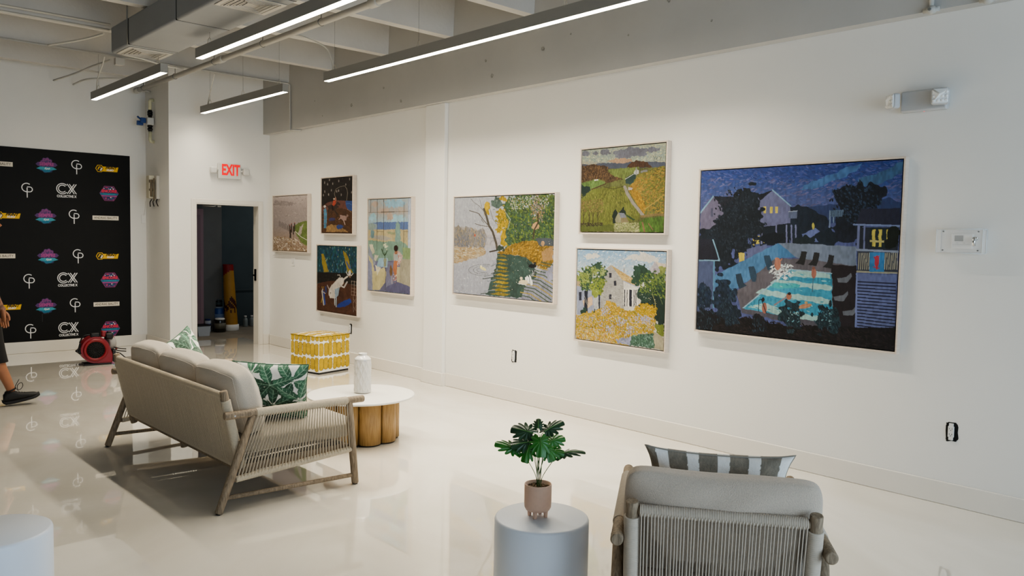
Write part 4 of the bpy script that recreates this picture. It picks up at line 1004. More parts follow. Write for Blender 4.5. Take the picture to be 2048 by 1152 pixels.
P.poly([(440, 585), (560, 520), (640, 490), (760, 470), (850, 520), (935, 520), (930, 680), (870, 760), (800, 690), (640, 610), (500, 600)], '#8a6b22', 10, .35)
P.dabs(P.inside([(460, 580), (640, 490), (760, 475), (930, 560), (870, 750), (700, 640)]), 500, ['#a27a1c', '#7a5d1e', '#b58e32', '#6a561f'], (1.2, 5), -.6, .5)
P.poly([(830, 570), (935, 520), (930, 640), (840, 660)], '#a37f4f', 6); P.poly([(780, 450), (935, 460), (935, 520), (820, 520)], '#47505a', 8); P.ell(845, 500, 14, 22, '#b48e62', .4)
P.line([(385, 575), (450, 560)], 12, '#3b342c'); P.ell(480, 545, 40, 28, '#33463a', .5)
P.poly([(450, 590), (700, 620), (780, 700), (800, 780), (700, 850), (680, 980), (360, 950), (440, 700)], '#37504a', 9, .2)
P.poly([(450, 595), (545, 605), (550, 960), (440, 965), (430, 760)], '#3b5247', 5)
P.poly([(440, 690), (400, 700), (430, 640), (450, 600)], '#9b9fae', 6)
for k in range(11):
    y = 612 + k * 33; w = 45 + k * 4.5; x = 495 - k * 1.2
    P.poly([(x - w, y - 2), (x - w * .2, y - 9 - k * .8), (x + w, y + 4), (x + w * .3, y + 9 + k * .8)], '#9a8424' if k % 2 else '#87762a', 4, .25)
for k in range(12): P.line([(395 - k * 2 + 60 * math.sin(k), 700 + k * 22), (440 + 10 * math.sin(k), 680 + k * 23)], 7, '#3d4a49' if k % 2 else '#77808c', wob=8)
P.poly([(690, 880), (830, 740), (935, 700), (930, 1012), (660, 990)], '#83869a', 8, .2)
for k in range(13):
    x0, y0 = 640 + k * 16, 950 - k * 24; P.line([(x0, y0), (x0 + 90, y0 + 20), (x0 + 230, y0 + 110)], 9, ('#3f5546', '#a08c3c', '#4a5b44')[k % 3], wob=5)
P.poly([(870, 750), (935, 690), (932, 820), (900, 830)], '#8e90a8', 4)
for rx, ry in ((40, 22), (60, 36), (85, 50)):
    P.line([(340 + rx * 1.6 * math.cos(a) , 735 + ry * math.sin(a)) for a in [k * .35 + 1.2 for k in range(12)]], 4, '#6d7377', wob=2)
P.ell(328, 722, 30, 11, '#cfc88a', .2, ang=.5); P.ell(312, 704, 9, 9, '#dcd6a4', .1)
P.ell(755, 697, 32, 18, '#17181c', .2); P.ell(777, 676, 13, 13, '#17181c', .2); P.line([(728, 690), (712, 668)], 5, '#17181c'); P.dabs(P.em(755, 750, 34, 32, .4), 50, ['#23262a', '#aeb2b8', '#3a4044'], (1, 4), 1.2, .4)
for q in ([(705, 780), (725, 800), (735, 850), (715, 840)], [(725, 775), (745, 790), (762, 860), (742, 868)], [(690, 800), (705, 790), (712, 830), (700, 850)]): P.poly(q, '#e3e5e3', 3)
P.ell(680, 840, 38, 20, '#d8c9a6', .3); P.ell(660, 805, 12, 12, '#dccdaa', .2); P.line([(632, 850), (700, 862)], 5, '#eceeee')
P.dabs(P.X > 430, 260, ['#d9d6c2', '#c9b868', '#e2e2da'], (.7, 1), 0, 1); P.dabs(P.X < 430, 50, ['#6f7178', '#8d8a70'], (.7, 1.2), 0, 1)
painting('framed_painting', 'framed painting of an autumn river with swans and a black dog', 6.644, 5.14, 1.007, 2.043, P)

# --- farm hills
P = Paint(250, 230, [(128, 205), (965, 125), (935, 1025), (120, 1025)], 3, 1.4)
P.grad([(130, '#a5aa90'), (220, '#8e9a8d'), (300, '#8b9a8c'), (350, '#a08f78')], var=.15)
P.dabs(P.Y < 350, 900, ['#9aa48f', '#b9b68f', '#7f9191', '#a8a88e', '#8c9a94'], (1.5, 3.5), .2, 1)
for (x, y, rx, ry) in ((160, 235, 45, 25), (265, 235, 30, 20), (360, 220, 60, 32), (540, 240, 90, 48), (680, 215, 110, 45), (830, 195, 70, 28), (600, 200, 60, 35)): P.ell(x, y, rx, ry, '#686a78', .5, .15)
P.poly([(380, 320), (460, 285), (620, 290), (640, 330), (480, 340)], '#a8876a', 9)
P.poly([(120, 345), (250, 350), (300, 330), (560, 335), (600, 320), (960, 320), (960, 420), (120, 420)], '#4b5264', 6)
P.poly([(120, 400), (960, 370), (940, 1025), (120, 1025)], '#5f6638', 4, .25)
P.poly([(575, 385), (600, 330), (680, 305), (770, 320), (825, 375), (700, 375)], '#4d3424', 7, .3)
P.poly([(120, 365), (250, 345), (390, 370), (380, 420), (540, 480), (540, 495), (380, 530), (330, 500), (240, 500), (120, 535)], '#4b3826', 8, .35)
P.dabs(P.inside([(120, 360), (390, 370), (540, 490), (380, 525), (120, 530)]), 500, ['#5c4630', '#3a2b20', '#6b5440', '#7a5c3a'], (1, 4), 1.5, .2)
P.poly([(380, 400), (560, 380), (700, 370), (650, 440), (560, 500), (430, 460)], '#66753a', 6, .3)
P.poly([(120, 540), (240, 505), (310, 500), (370, 540), (240, 590), (120, 620)], '#5f7d3e', 5, .3); P.poly([(250, 500), (290, 495), (290, 510), (250, 515)], '#cfcdbf', 1)
P.line([(230, 600), (300, 570), (370, 540)], 10, '#4d3727')
P.poly([(120, 545), (150, 570), (215, 570), (215, 610), (130, 690), (120, 690)], '#1f3430', 6)
P.poly([(560, 540), (570, 480), (640, 440), (665, 430), (660, 500), (620, 545)], '#2a4340', 4)
P.poly([(640, 430), (665, 395), (695, 405), (695, 440), (650, 450)], '#a9aaa6', 2); P.line([(668, 380), (668, 450)], 10, '#8c8f8c', wob=0); P.poly([(710, 410), (780, 395), (780, 420), (715, 430)], '#7a7a7c', 3); P.line([(560, 495), (640, 445)], 5, '#c2c2ba')
P.poly([(700, 440), (950, 350), (945, 640), (760, 800), (720, 620), (640, 520)], '#6f6a2d', 8, .3)
P.poly([(620, 545), (700, 480), (730, 560), (720, 700), (770, 780), (740, 830), (640, 700), (590, 600)], '#98762a', 8, .25)
P.dabs(P.inside([(640, 500), (950, 360), (945, 860), (760, 860)]), 900, ['#80793a', '#9a7a2c', '#5f6a2b', '#8d6b3a', '#a5832c', '#6b7434'], (1.5, 4), -.5, 1)
P.dabs(P.inside([(590, 600), (700, 620), (770, 790), (740, 850)]), 200, ['#b08a22', '#a07a20', '#8a6a24'], (1.5, 5), 1.1, .3)
P.poly([(120, 700), (240, 600), (380, 580), (560, 570), (620, 700), (700, 830), (700, 900), (400, 960), (120, 980)], '#68702f', 5, .2)
for k in range(26): P.line([(330 + k * 11, 600 + (k % 3) * 8), (180 + k * 21, 900)], 3, ('#7c7f3c', '#555c28', '#8a8440')[k % 3], wob=8)
P.dabs(P.inside([(120, 720), (340, 700), (340, 830), (120, 820)]), 320, ['#7d6a3a', '#6a5a34', '#8a7248', '#5c6430'], (1.2, 4), -.6, .4)
P.dabs(P.inside([(120, 640), (560, 590), (700, 850), (120, 950)]), 500, ['#5a6330', '#7b7f38', '#4c5528', '#868442'], (.9, 3.5), 1.2, .4)
P.line([(350, 575), (440, 595), (560, 565)], 5, '#3d3324'); P.line([(555, 575), (580, 640), (640, 740), (740, 865)], 30, '#8b857c', wob=3)
P.poly([(590, 575), (635, 585), (625, 605), (590, 605)], '#b5a9a4', 2)
P.line([(720, 870), (860, 850), (935, 850)], 22, '#7d6a44'); P.line([(750, 800), (860, 720), (940, 650)], 12, '#a0883c')
P.poly([(435, 940), (440, 830), (465, 800), (485, 830), (470, 940)], '#1d2c24', 6); P.poly([(505, 830), (540, 770), (570, 840), (540, 860)], '#1d2c24', 6)
P.poly([(460, 900), (490, 835), (520, 880), (520, 935), (465, 930)], '#8b8a6a', 2); P.poly([(490, 832), (550, 838), (575, 880), (520, 885)], '#6f7482', 2); P.poly([(520, 885), (575, 880), (600, 930), (520, 935)], '#7b6f50', 3)
P.poly([(560, 840), (660, 900), (640, 910), (580, 870)], '#2f4a2c', 4)
P.poly([(450, 940), (700, 930), (700, 1025), (450, 1025)], '#7a8250', 10, .4); P.dabs(P.inside([(450, 940), (700, 930), (690, 1025), (450, 1025)]), 260, ['#b5b184', '#8e9560', '#57683a', '#a2a06a'], (1.2, 2.5), 0, 1)
P.poly([(700, 920), (760, 890), (940, 870), (935, 1025), (700, 1025)], '#4c6f2c', 8, .3); P.line([(730, 930), (750, 1020)], 16, '#7d6146'); P.line([(790, 940), (830, 1000)], 10, '#7d6146')
P.poly([(120, 960), (450, 950), (450, 1025), (120, 1025)], '#55602c', 6)
for x in (150, 205, 243, 290): P.line([(x, 960), (x, 830)], 6, '#3a3024'); P.line([(x, 880), (x - 22, 820)], 3, '#3a3024'); P.line([(x, 870), (x + 20, 820)], 3, '#3a3024')
P.dabs(P.inside([(120, 940), (340, 935), (340, 965), (120, 970)]), 160, ['#2c2620', '#3d3328'], (1.2, 2.5), 1, 1)
for x in (845, 870, 905): P.line([(x, 330), (x, 280), (x - 12, 260)], 3, '#3d3d44'); P.line([(x, 290), (x + 12, 268)], 3, '#3d3d44')
P.dabs(P.inside([(800, 390), (950, 370), (950, 450), (800, 450)]), 30, ['#22251c'], (1, 1.6), 0, 1)
painting('framed_painting', 'framed painting of green and ochre farm hills with a winding road', 4.85, 3.905, 1.66, 2.416, P)

# --- flower garden house
P = Paint(260, 250, [(105, 75), (950, 92), (925, 1033), (88, 915)], 4, 1.4)
P.grad([(80, '#7fa9cf'), (250, '#a9bccb'), (420, '#c8c4bb')], var=.1)
P.dabs(P.Y < 320, 600, ['#8fb4d4', '#b6c8d6', '#7aa6d0', '#cfd3d2'], (1.5, 4), -.5, .8)
for q in ([(540, 160), (640, 110), (760, 130), (860, 170), (780, 190), (640, 170)], [(150, 130), (300, 110), (330, 140), (200, 170)], [(700, 95), (880, 150), (860, 190), (720, 140)]): P.poly(q, '#d4d0c6', 12, .08)
P.poly([(785, 260), (842, 180), (880, 240), (880, 340), (790, 330)], '#a8a2a8', 3); P.poly([(842, 180), (945, 210), (945, 250), (880, 240)], '#c9b8a4', 3); P.poly([(825, 250), (848, 250), (848, 308), (825, 308)], '#8a7d8c', 1)
P.poly([(100, 410), (250, 400), (330, 420), (330, 680), (100, 690)], '#8f98b4', 3); P.poly([(100, 350), (180, 370), (180, 425), (100, 420)], '#a8906a', 4)
P.poly([(150, 560), (245, 515), (250, 600), (180, 640)], '#c9a988', 3); P.poly([(255, 530), (320, 520), (320, 640), (260, 640)], '#b3b5b8', 3)
P.poly([(118, 478), (143, 476), (143, 556), (120, 558)], '#2c2f42', 1)
P.poly([(330, 320), (418, 225), (540, 370), (545, 640), (320, 660)], '#a3a19c', 2, .12)
P.dabs(P.inside([(335, 320), (418, 230), (540, 370), (545, 640), (330, 650)]), 250, ['#989690', '#aeaca6', '#8d8b88'], (.9, 5), .1, .2)
P.poly([(418, 222), (430, 225), (620, 340), (692, 432), (540, 372)], '#bf9f5c', 2, .15); P.dabs(P.inside([(440, 240), (620, 345), (680, 425), (545, 365)]), 120, ['#c9ab66', '#a8884a', '#d0b478'], (1, 4), .7, .2); P.line([(330, 310), (418, 224)], 6, '#b5946a')
P.poly([(540, 375), (685, 435), (680, 600), (548, 620)], '#d9d5cd', 2); P.line([(540, 372), (690, 434)], 9, '#9fa8c6')
for x, w in ((553, 9), (575, 7), (608, 26), (642, 8), (660, 8)): P.poly([(x - w / 2, 450), (x + w / 2, 455), (x + w / 2, 615), (x - w / 2, 612)], '#2a2c3a', 1)
for x, y in ((414, 316), (460, 392), (415, 520)): P.poly([(x - 11, y - 22), (x + 12, y - 22), (x + 12, y + 24), (x - 10, y + 24)], '#2f3040', 1)
P.line([(545, 255), (545, 285)], 14, '#a3a09c', wob=0)
for (x, y, rx, ry, c) in ((290, 250, 60, 55, '#33503f'), (220, 300, 70, 60, '#37563f'), (340, 300, 50, 60, '#2e4a3b'), (190, 400, 55, 60, '#2f4a38'), (290, 380, 60, 60, '#4d6a3c'), (150, 340, 60, 60, '#78893f'), (260, 280, 40, 40, '#7b8d48'), (310, 420, 75, 70, '#76852c'), (270, 490, 30, 40, '#83923c'), (345, 290, 28, 35, '#87965a')): P.ell(x, y, rx, ry, c, .6, .25)
P.dabs(P.inside([(110, 230), (380, 220), (390, 480), (130, 460)], 10) & P.em(250, 350, 140, 150, .3), 300, ['#2e4a38', '#8a9a48', '#5f7d3c', '#3c5a44', '#94a258'], (2, 3.5), 1, 1)
P.poly([(170, 470), (203, 465), (200, 660), (170, 660)], '#23283a', 2); P.poly([(303, 500), (318, 500), (320, 640), (305, 640)], '#2a3040', 2)
P.line([(170, 515), (205, 590)], 2, '#cfcac4'); P.line([(170, 545), (200, 600)], 2, '#cfcac4')
for (x, y, rx, ry, c) in ((710, 290, 75, 75, '#2c4a3c'), (690, 350, 70, 60, '#2f4e3d'), (770, 340, 50, 60, '#33523c'), (880, 450, 120, 160, '#3d5a35'), (900, 330, 60, 60, '#6a7f42'), (830, 420, 60, 80, '#5e7534'), (910, 270, 40, 40, '#87934c'), (840, 600, 140, 180, '#1f3a30'), (900, 650, 80, 200, '#1e352d'), (740, 500, 60, 70, '#28443a')): P.ell(x, y, rx, ry, c, .5, .25)
P.dabs(P.inside([(680, 300), (945, 300), (940, 540), (700, 480)], 8), 260, ['#2e4a34', '#5f7a36', '#78893c', '#3c5a3c'], (2, 4), 1, 1)
P.line([(815, 490), (845, 580), (850, 640)], 5, '#a09a62'); P.line([(880, 500), (915, 590)], 4, '#6f7f52')
P.ell(165, 670, 38, 40, '#274236', .6); P.ell(290, 680, 35, 55, '#274236', .6)
P.poly([(830, 780), (930, 790), (925, 900), (880, 890)], '#6d7b2c', 5); P.poly([(820, 840), (925, 910), (925, 1033), (820, 1010)], '#a39b80', 5)
G = P.inside([(90, 690), (200, 680), (330, 640), (400, 560), (440, 570), (520, 640), (640, 650), (760, 580), (850, 630), (840, 800), (830, 880), (640, 880), (600, 990), (88, 915)], 16)
P.put(G, '#a98c28', .3)
P.dabs(G, 2200, ['#cfa81c', '#d9b22a', '#b98f1a', '#9a9224', '#c79a3c', '#b7a04c', '#8f8a20', '#c9882c'], (1.6, 3.2), 1.2, 1)
P.dabs(G & (P.Y > 700), 500, ['#9d9aa8', '#a8a0a8', '#8d8fae', '#c9bba0', '#7f8436'], (1.5, 2.6), 1, 1)
for (x, y) in ((600, 840), (520, 760), (410, 830), (760, 740), (700, 730), (370, 660)): P.dabs(P.em(x, y, 45, 45, .5), 60, ['#8f93b8', '#a2a4c0', '#b2b0c0'], (1.4, 2.4), 1, 1)
P.dabs(P.em(760, 640, 95, 60, .4), 220, ['#b8920f', '#caa312', '#a8840c'], (1.6, 3), 1, 1)
P.dabs(G & (P.X < 460) & (P.Y > 820), 260, ['#cdbb7c', '#d3c68e', '#c59b3a', '#c7822e'], (.9, 4), 1.3, .4)
P.poly([(470, 930), (620, 900), (640, 985), (480, 960)], '#8a8fae', 10, .2); P.poly([(620, 890), (830, 870), (840, 1010), (600, 985)], '#41624f', 8, .3); P.dabs(P.inside([(620, 890), (830, 870), (840, 1010), (600, 985)]), 200, ['#4f7560', '#35544a', '#5f8a74', '#7f9f98'], (1, 3.5), 1.4, .4)
P.dabs(G, 260, ['#e8e2cf', '#f0ece0', '#dfd3a8'], (.8, 1.3), 0, 1); P.dabs(P.inside([(400, 440), (560, 440), (560, 640), (400, 640)]), 26, ['#ece8dc'], (.8, 1.2), 0, 1); P.dabs(P.inside([(690, 480), (900, 560), (880, 860), (820, 840)]), 50, ['#e0e4d8', '#d8c78c'], (.8, 1.2), 0, 1)
painting('framed_painting', 'framed painting of a grey gabled house above yellow garden flowers', 4.878, 3.87, .703, 1.542, P)

# --- window interior
P = Paint(130, 170, [(82, 85), (518, 65), (515, 1022), (80, 985)], 5, 1.6)
P.grad([(70, '#a7b7bf'), (200, '#b3aca6'), (310, '#9fc0d0')], var=.1)
for (x, y, rx, ry, c) in ((150, 130, 40, 30, '#bda898'), (350, 120, 100, 40, '#8fbdd6'), (230, 200, 60, 30, '#bda898'), (420, 190, 50, 30, '#b9aca0'), (130, 260, 40, 40, '#9ccbdc'), (370, 265, 80, 35, '#9ccbdc'), (300, 250, 30, 40, '#bda898')): P.ell(x, y, rx, ry, c, .6, .1)
P.poly([(80, 320), (200, 305), (500, 300), (500, 385), (200, 385), (80, 380)], '#5d76ac', 5); P.poly([(80, 320), (170, 320), (170, 380), (80, 380)], '#8ba0b0', 5)
P.poly([(80, 380), (500, 378), (490, 560), (80, 500)], '#c0b083', 4); P.poly([(90, 440), (240, 440), (330, 470), (260, 490), (90, 460)], '#a9a59a', 5); P.poly([(280, 400), (360, 410), (350, 430), (290, 425)], '#97a07a', 4)
P.poly([(80, 485), (260, 500), (420, 490), (490, 540), (490, 700), (80, 720)], '#799c8b', 6); P.ell(125, 425, 20, 50, '#6f9299', .3); P.poly([(365, 320), (390, 290), (405, 330), (415, 500), (355, 500)], '#7fa39a', 6); P.ell(120, 350, 40, 40, '#8a9f9c', .5)
P.poly([(490, 70), (518, 65), (516, 560), (490, 555)], '#a7b9d4', 1); P.line([(505, 70), (503, 560)], 5, '#dfe3ea', wob=0)
for x in (107, 173, 240, 447): P.line([(x, 80), (x, 590 if x > 120 else 210)], 4.2, '#4c4640', wob=0)
P.line([(82, 212), (492, 196)], 5, '#4c4640', wob=0); P.line([(173, 400), (240, 402)], 4, '#4c4640', wob=0); P.line([(447, 398), (492, 398)], 4, '#4c4640', wob=0)
P.poly([(80, 700), (290, 690), (420, 720), (516, 900), (515, 1022), (80, 985)], '#6b6b8c', 4)
P.poly([(85, 540), (130, 640), (160, 720), (120, 760), (85, 700)], '#8b93a6', 3); P.poly([(92, 530), (130, 528), (150, 610), (130, 628), (110, 590)], '#cdc6aa', 3); P.poly([(150, 630), (190, 640), (160, 700), (140, 680)], '#c7c2ad', 3)
P.poly([(80, 640), (120, 680), (135, 985), (80, 985)], '#8489a6', 3); P.poly([(85, 635), (130, 690), (150, 800), (250, 755), (270, 800), (265, 900), (200, 985), (130, 985), (120, 720), (90, 690)], '#c1b684', 3); P.poly([(155, 735), (215, 760), (175, 840)], '#d3cdb4', 3)
P.poly([(195, 665), (290, 665), (285, 755), (170, 750)], '#8fb4cc', 2); P.poly([(243, 668), (272, 668), (268, 750), (245, 750)], '#8d9176', 2)
P.line([(255, 665), (255, 610)], 7, '#2f4a2c', wob=0); P.line([(222, 575), (238, 620), (255, 640)], 9, '#2f4a2c'); P.line([(278, 590), (262, 630)], 8, '#2f4a2c'); P.dabs(P.em(258, 550, 26, 32, .3), 30, ['#e0deae', '#eceac9'], (1, 1.8), 0, 1)
P.poly([(285, 695), (345, 680), (345, 985), (262, 985)], '#777896', 3); P.line([(262, 760), (262, 985)], 4, '#2d2c3e', wob=0); P.line([(290, 700), (350, 700)], 4, '#2d2c3e', wob=0)
P.poly([(410, 670), (518, 675), (516, 945), (410, 930)], '#a39d87', 2); P.poly([(435, 555), (518, 560), (516, 675), (440, 665)], '#869f6f', 3); P.poly([(375, 750), (410, 750), (410, 905), (380, 900)], '#b5ac8e', 2)
P.poly([(345, 610), (400, 590), (440, 640), (430, 670), (400, 740), (345, 710)], '#b49a94', 3, .3); P.dabs(P.inside([(370, 600), (435, 630), (400, 730), (350, 700)]), 40, ['#a85a50', '#d6c8c0', '#7c8a98'], (1, 1.6), 0, 1); P.ell(370, 605, 15, 24, '#9d6a50', .1); P.ell(368, 565, 22, 30, '#33221f', .2); P.poly([(350, 630), (392, 620), (390, 680), (352, 690)], '#9aa4a4', 2)
P.poly([(350, 690), (385, 690), (375, 880), (340, 790)], '#b8734c', 3); P.dabs(P.inside([(340, 830), (375, 830), (372, 910), (345, 900)]), 24, ['#e5d5c5', '#b85c40'], (1, 1.6), 0, 1); P.ell(318, 790, 15, 52, '#7a5c3c', .3); P.line([(325, 840), (335, 960)], 5, '#a89e96')
P.poly([(270, 955), (380, 900), (516, 945), (515, 1022), (270, 1000)], '#5d5c80', 3)
painting('framed_painting', 'tall framed painting of a person reading by a bright window', 8.308, 7.393, .938, 2.063, P)

# --- white bull
P = Paint(135, 150, [(100, 62), (648, 75), (645, 1030), (97, 945)], 6, 1.6)
P.fill('#16414c', .3); P.dabs(P.Y < 440, 420, ['#1b5960', '#244a70', '#12343c', '#2a6a66', '#1f3f74'], (1.3, 5), 1.57, .2)
P.dabs(P.Y < 420, 70, ['#8fb0a4', '#6f9a96', '#4d84a8', '#a8a06a'], (1, 3), 1.57, .1)
for q in ([(155, 170), (190, 175), (235, 340), (258, 420), (190, 425), (165, 300)], [(455, 130), (500, 160), (535, 240), (545, 330), (595, 430), (520, 430), (480, 260)]): P.poly(q, '#94812f', 5)
P.line([(505, 280), (545, 370)], 14, '#274a9c'); P.line([(550, 320), (560, 380)], 8, '#2b55a0')
P.poly([(97, 425), (648, 440), (648, 600), (97, 570)], '#1b1917', 3); P.dabs(P.inside([(97, 435), (648, 445), (648, 560), (97, 560)]), 60, ['#2e2a24', '#3a3528'], (1, 2), 0, 1)
P.poly([(97, 585), (250, 548), (400, 540), (648, 620), (645, 1040), (97, 950)], '#543122', 3, .2); P.dabs(P.inside([(97, 600), (648, 640), (645, 1030), (97, 940)]), 160, ['#5f3825', '#4a2a1d', '#623c28'], (1.3, 5), .3, 1)
P.poly([(380, 880), (430, 840), (555, 785), (575, 850), (480, 905), (370, 915)], '#1f3a9a', 6)
P.poly([(255, 680), (300, 600), (400, 500), (440, 495), (475, 520), (465, 580), (410, 640), (390, 740), (340, 790), (270, 780)], '#c9c0b6', 4, .1); P.poly([(340, 660), (410, 630), (390, 750), (345, 790)], '#8fa5b8', 3)
P.ell(283, 715, 28, 52, '#cfc7be', .1); P.line([(265, 665), (238, 605)], 9, '#b9b0a6'); P.line([(295, 660), (312, 605)], 9, '#b9b0a6'); P.ell(264, 775, 7, 8, '#1c1a19', .1); P.ell(283, 712, 5, 10, '#2a2522', .1)
P.line([(455, 530), (515, 485)], 22, '#c9c0b6', wob=0); P.line([(420, 610), (470, 635), (512, 560)], 20, '#b3aeac', wob=0); P.line([(340, 780), (343, 880)], 12, '#b9c2c8', wob=0); P.line([(362, 780), (362, 905)], 12, '#9aabb8', wob=0); P.line([(420, 490), (410, 462), (378, 465)], 7, '#cfc7be', wob=0)
P.ell(548, 440, 20, 50, '#c6c0ba', .2); P.ell(553, 485, 15, 18, '#7e6352', .1); P.line([(500, 420), (520, 460), (545, 465)], 9, '#d0cac4', wob=0); P.line([(595, 440), (575, 470), (555, 465)], 9, '#d0cac4', wob=0)
P.line([(175, 660), (165, 690), (190, 880)], 14, '#b9b9b4', wob=0); P.line([(190, 690), (205, 870)], 18, '#2a49a4', wob=0); P.line([(170, 780), (155, 845)], 10, '#a8923c', wob=0); P.ell(173, 650, 11, 10, '#8a6a52', .1); P.line([(158, 632), (190, 632)], 6, '#c9a23c', wob=0); P.line([(165, 690), (212, 720)], 8, '#c9c5bd', wob=0); P.line([(215, 630), (222, 700)], 20, '#2a3c78')
for k in range(5): P.line([(572, 545 + k * 48), (648, 560 + k * 48)], 4.5, '#a09084', wob=0)
for x in (575, 612, 645): P.line([(x, 545), (x, 745)], 4.5, '#a09084', wob=0)
for a, c in (((600, 760), (600, 985)), ((635, 760), (635, 960)), ((600, 850), (640, 790)), ((600, 900), (640, 960)), ((600, 980), (640, 880)), ((600, 790), (640, 860))): P.line([a, c], 4, '#8f7c70', wob=0)
painting('framed_painting', 'framed painting of a white bucking bull in a brown arena', 9.537, 8.52, .60, 1.49, P)

# --- lasso rider
P = Paint(110, 130, [(192, 122), (700, 88), (708, 1062), (205, 1050)], 7, 1.6)
P.fill('#1b1513', .3); P.dabs(P.Y < 500, 90, ['#2a201c', '#120e0d', '#332823'], (1.2, 4), 1.57, .2)
for x, y in ((240, 185), (290, 215), (320, 140), (375, 205), (245, 340), (355, 320), (310, 390), (225, 400), (475, 160), (655, 130), (475, 330), (445, 340), (520, 400), (690, 360), (592, 225)): P.ell(x, y, 8, 22, '#8f8580', .3)
P.poly([(200, 600), (300, 530), (450, 495), (700, 510), (708, 720), (205, 720)], '#6b4036', 4); P.poly([(205, 700), (350, 640), (520, 630), (708, 690), (708, 1062), (205, 1050)], '#513420', 5, .2); P.dabs(P.inside([(205, 720), (708, 720), (708, 1040), (205, 1040)]), 120, ['#5c3c24', '#452b1a', '#69462a'], (1.2, 4), .3, 1)
P.poly([(590, 505), (700, 510), (705, 690), (640, 660), (600, 600)], '#2c4a8c', 5); P.poly([(285, 950), (350, 910), (460, 930), (600, 1000), (640, 1045), (280, 1040)], '#957448', 8, .25)
P.ell(375, 825, 55, 28, '#3a3765', .4); P.ell(505, 955, 55, 38, '#2a4184', .4)
P.line([(425, 450), (405, 380), (430, 300), (500, 260), (575, 245), (610, 300), (625, 370), (610, 500)], 6.5, '#8a7e70', wob=1); P.line([(620, 650), (690, 705)], 5, '#a88f70'); P.line([(600, 560), (650, 550), (695, 580)], 6, '#4a78c0')
P.ell(385, 610, 90, 42, '#3b2c26', .2); P.line([(420, 610), (465, 540), (490, 565)], 34, '#3b2c26', wob=0); P.line([(330, 620), (300, 715)], 18, '#35271f', wob=0); P.line([(400, 640), (455, 740)], 18, '#35271f', wob=0); P.line([(420, 680), (470, 730), (440, 800)], 9, '#35271f', wob=0); P.line([(300, 600), (275, 575)], 12, '#2a1e19', wob=0)
P.poly([(375, 570), (390, 500), (435, 490), (425, 560), (400, 600)], '#b5452e', 4); P.ell(402, 470, 16, 16, '#b5a090', .2); P.line([(432, 495), (428, 452)], 14, '#c07a60', wob=0); P.line([(375, 590), (385, 660)], 26, '#16120f', wob=0)
P.poly([(500, 745), (560, 760), (615, 770), (610, 840), (560, 850), (510, 810)], '#9c8078', 5); P.line([(510, 800), (488, 830)], 14, '#9c8078', wob=0); P.line([(565, 840), (590, 915)], 12, '#b09890', wob=0); P.ell(625, 765, 18, 22, '#8b7068', .4)
P.poly([(230, 650), (270, 620), (290, 740), (280, 975), (240, 975), (240, 760)], '#4e8cb0', 4); P.line([(262, 760), (262, 970)], 5, '#23364c', wob=0); P.ell(248, 600, 20, 20, '#cfcac2', .3)
for y in (650, 715, 770, 830, 900): P.line([(205, y), (290, y - 12)], 4, '#8a5a48', wob=0)
P.line([(300, 620), (295, 960)], 4, '#8a5a48', wob=0)
painting('framed_painting', 'small dark framed painting of a lasso rider on horseback', 9.426, 8.635, 1.622, 2.359, P)

# --- misty riders
P = Paint(135, 110, [(92, 212), (333, 200), (335, 608), (97, 600)], 8, 1.6)
P.grad([(200, '#a89a95'), (300, '#8f8381'), (420, '#877d7c'), (500, '#8b7a70'), (600, '#8a7460')], var=.12)
P.poly([(95, 240), (200, 245), (262, 262), (200, 278), (95, 272)], '#7f7574', 6); P.dabs(P.Y < 400, 120, ['#9a8d88', '#928783', '#8a7f7d'], (1, 4), .1, .3)
P.poly([(240, 430), (270, 400), (333, 385), (335, 570), (290, 540), (250, 470)], '#5f7038', 5, .2); P.poly([(268, 480), (285, 430), (310, 405), (300, 440), (290, 490)], '#948a80', 3); P.line([(248, 460), (290, 500), (333, 525)], 3.5, '#c3beb2', wob=0)
for k in range(13):
    x = 138 + k * 7.5; P.line([(x, 385 + k * 3 + (k % 3) * 6), (x - 1, 425 + k * 4)], 3.2, '#5d5556' if k < 8 else '#4c4342', wob=1)
for x, y in ((213, 440), (225, 430), (246, 425), (238, 445), (218, 470)): P.line([(x, y - 20), (x, y + 38)], 7, '#33281f', wob=1); P.ell(x, y - 22, 3, 4, '#8a3f34', .1)
for x in (213, 222, 240): P.line([(x, 480), (x - 1, 550)], 2.5, '#3d3128', wob=1)
P.dabs(P.inside([(97, 500), (240, 505), (335, 570), (335, 606), (97, 598)]), 260, ['#b0a392', '#7d6448', '#9a8468', '#c2b7a6', '#6c5638'], (1, 4), .2, .4)
painting('framed_painting', 'framed grey misty painting of distant riders beside a green verge', 10.807, 9.77, 1.363, 2.163, P, val=1.05)

# ------------------------------------------------------------------ step-and-repeat banner
bk = thing('logo_backdrop', 'black step and repeat backdrop with rows of sponsor logos on the far wall', 'backdrop', (2.2, YB, 1.4))
bx = lambda X: X - 2.2
b = MB(); b.box((bx(.62), -.006, .14 - 1.4), (bx(3.69), -.0006, 2.66 - 1.4)); b.build('panel', mat('backdrop_black', '#0c0d0e', .6, noise=(5, .15), spec=.3), bk)
b = MB()
for a, c, e, f in ((.8, .62, .803, 2.6),): pass
b.poly([(bx(2.58), -.0064, .50 - 1.4), (bx(2.583), -.0064, .50 - 1.4), (bx(2.583), -.0064, .40 - 1.4), (bx(2.58), -.0064, .40 - 1.4)]); b.poly([(bx(2.58), -.0064, .503 - 1.4), (bx(2.66), -.0064, .506 - 1.4), (bx(2.66), -.0064, .509 - 1.4), (bx(2.58), -.0064, .506 - 1.4)])
b.build('crease', mat('crease_grey', '#4a4b4d', .6), bk)
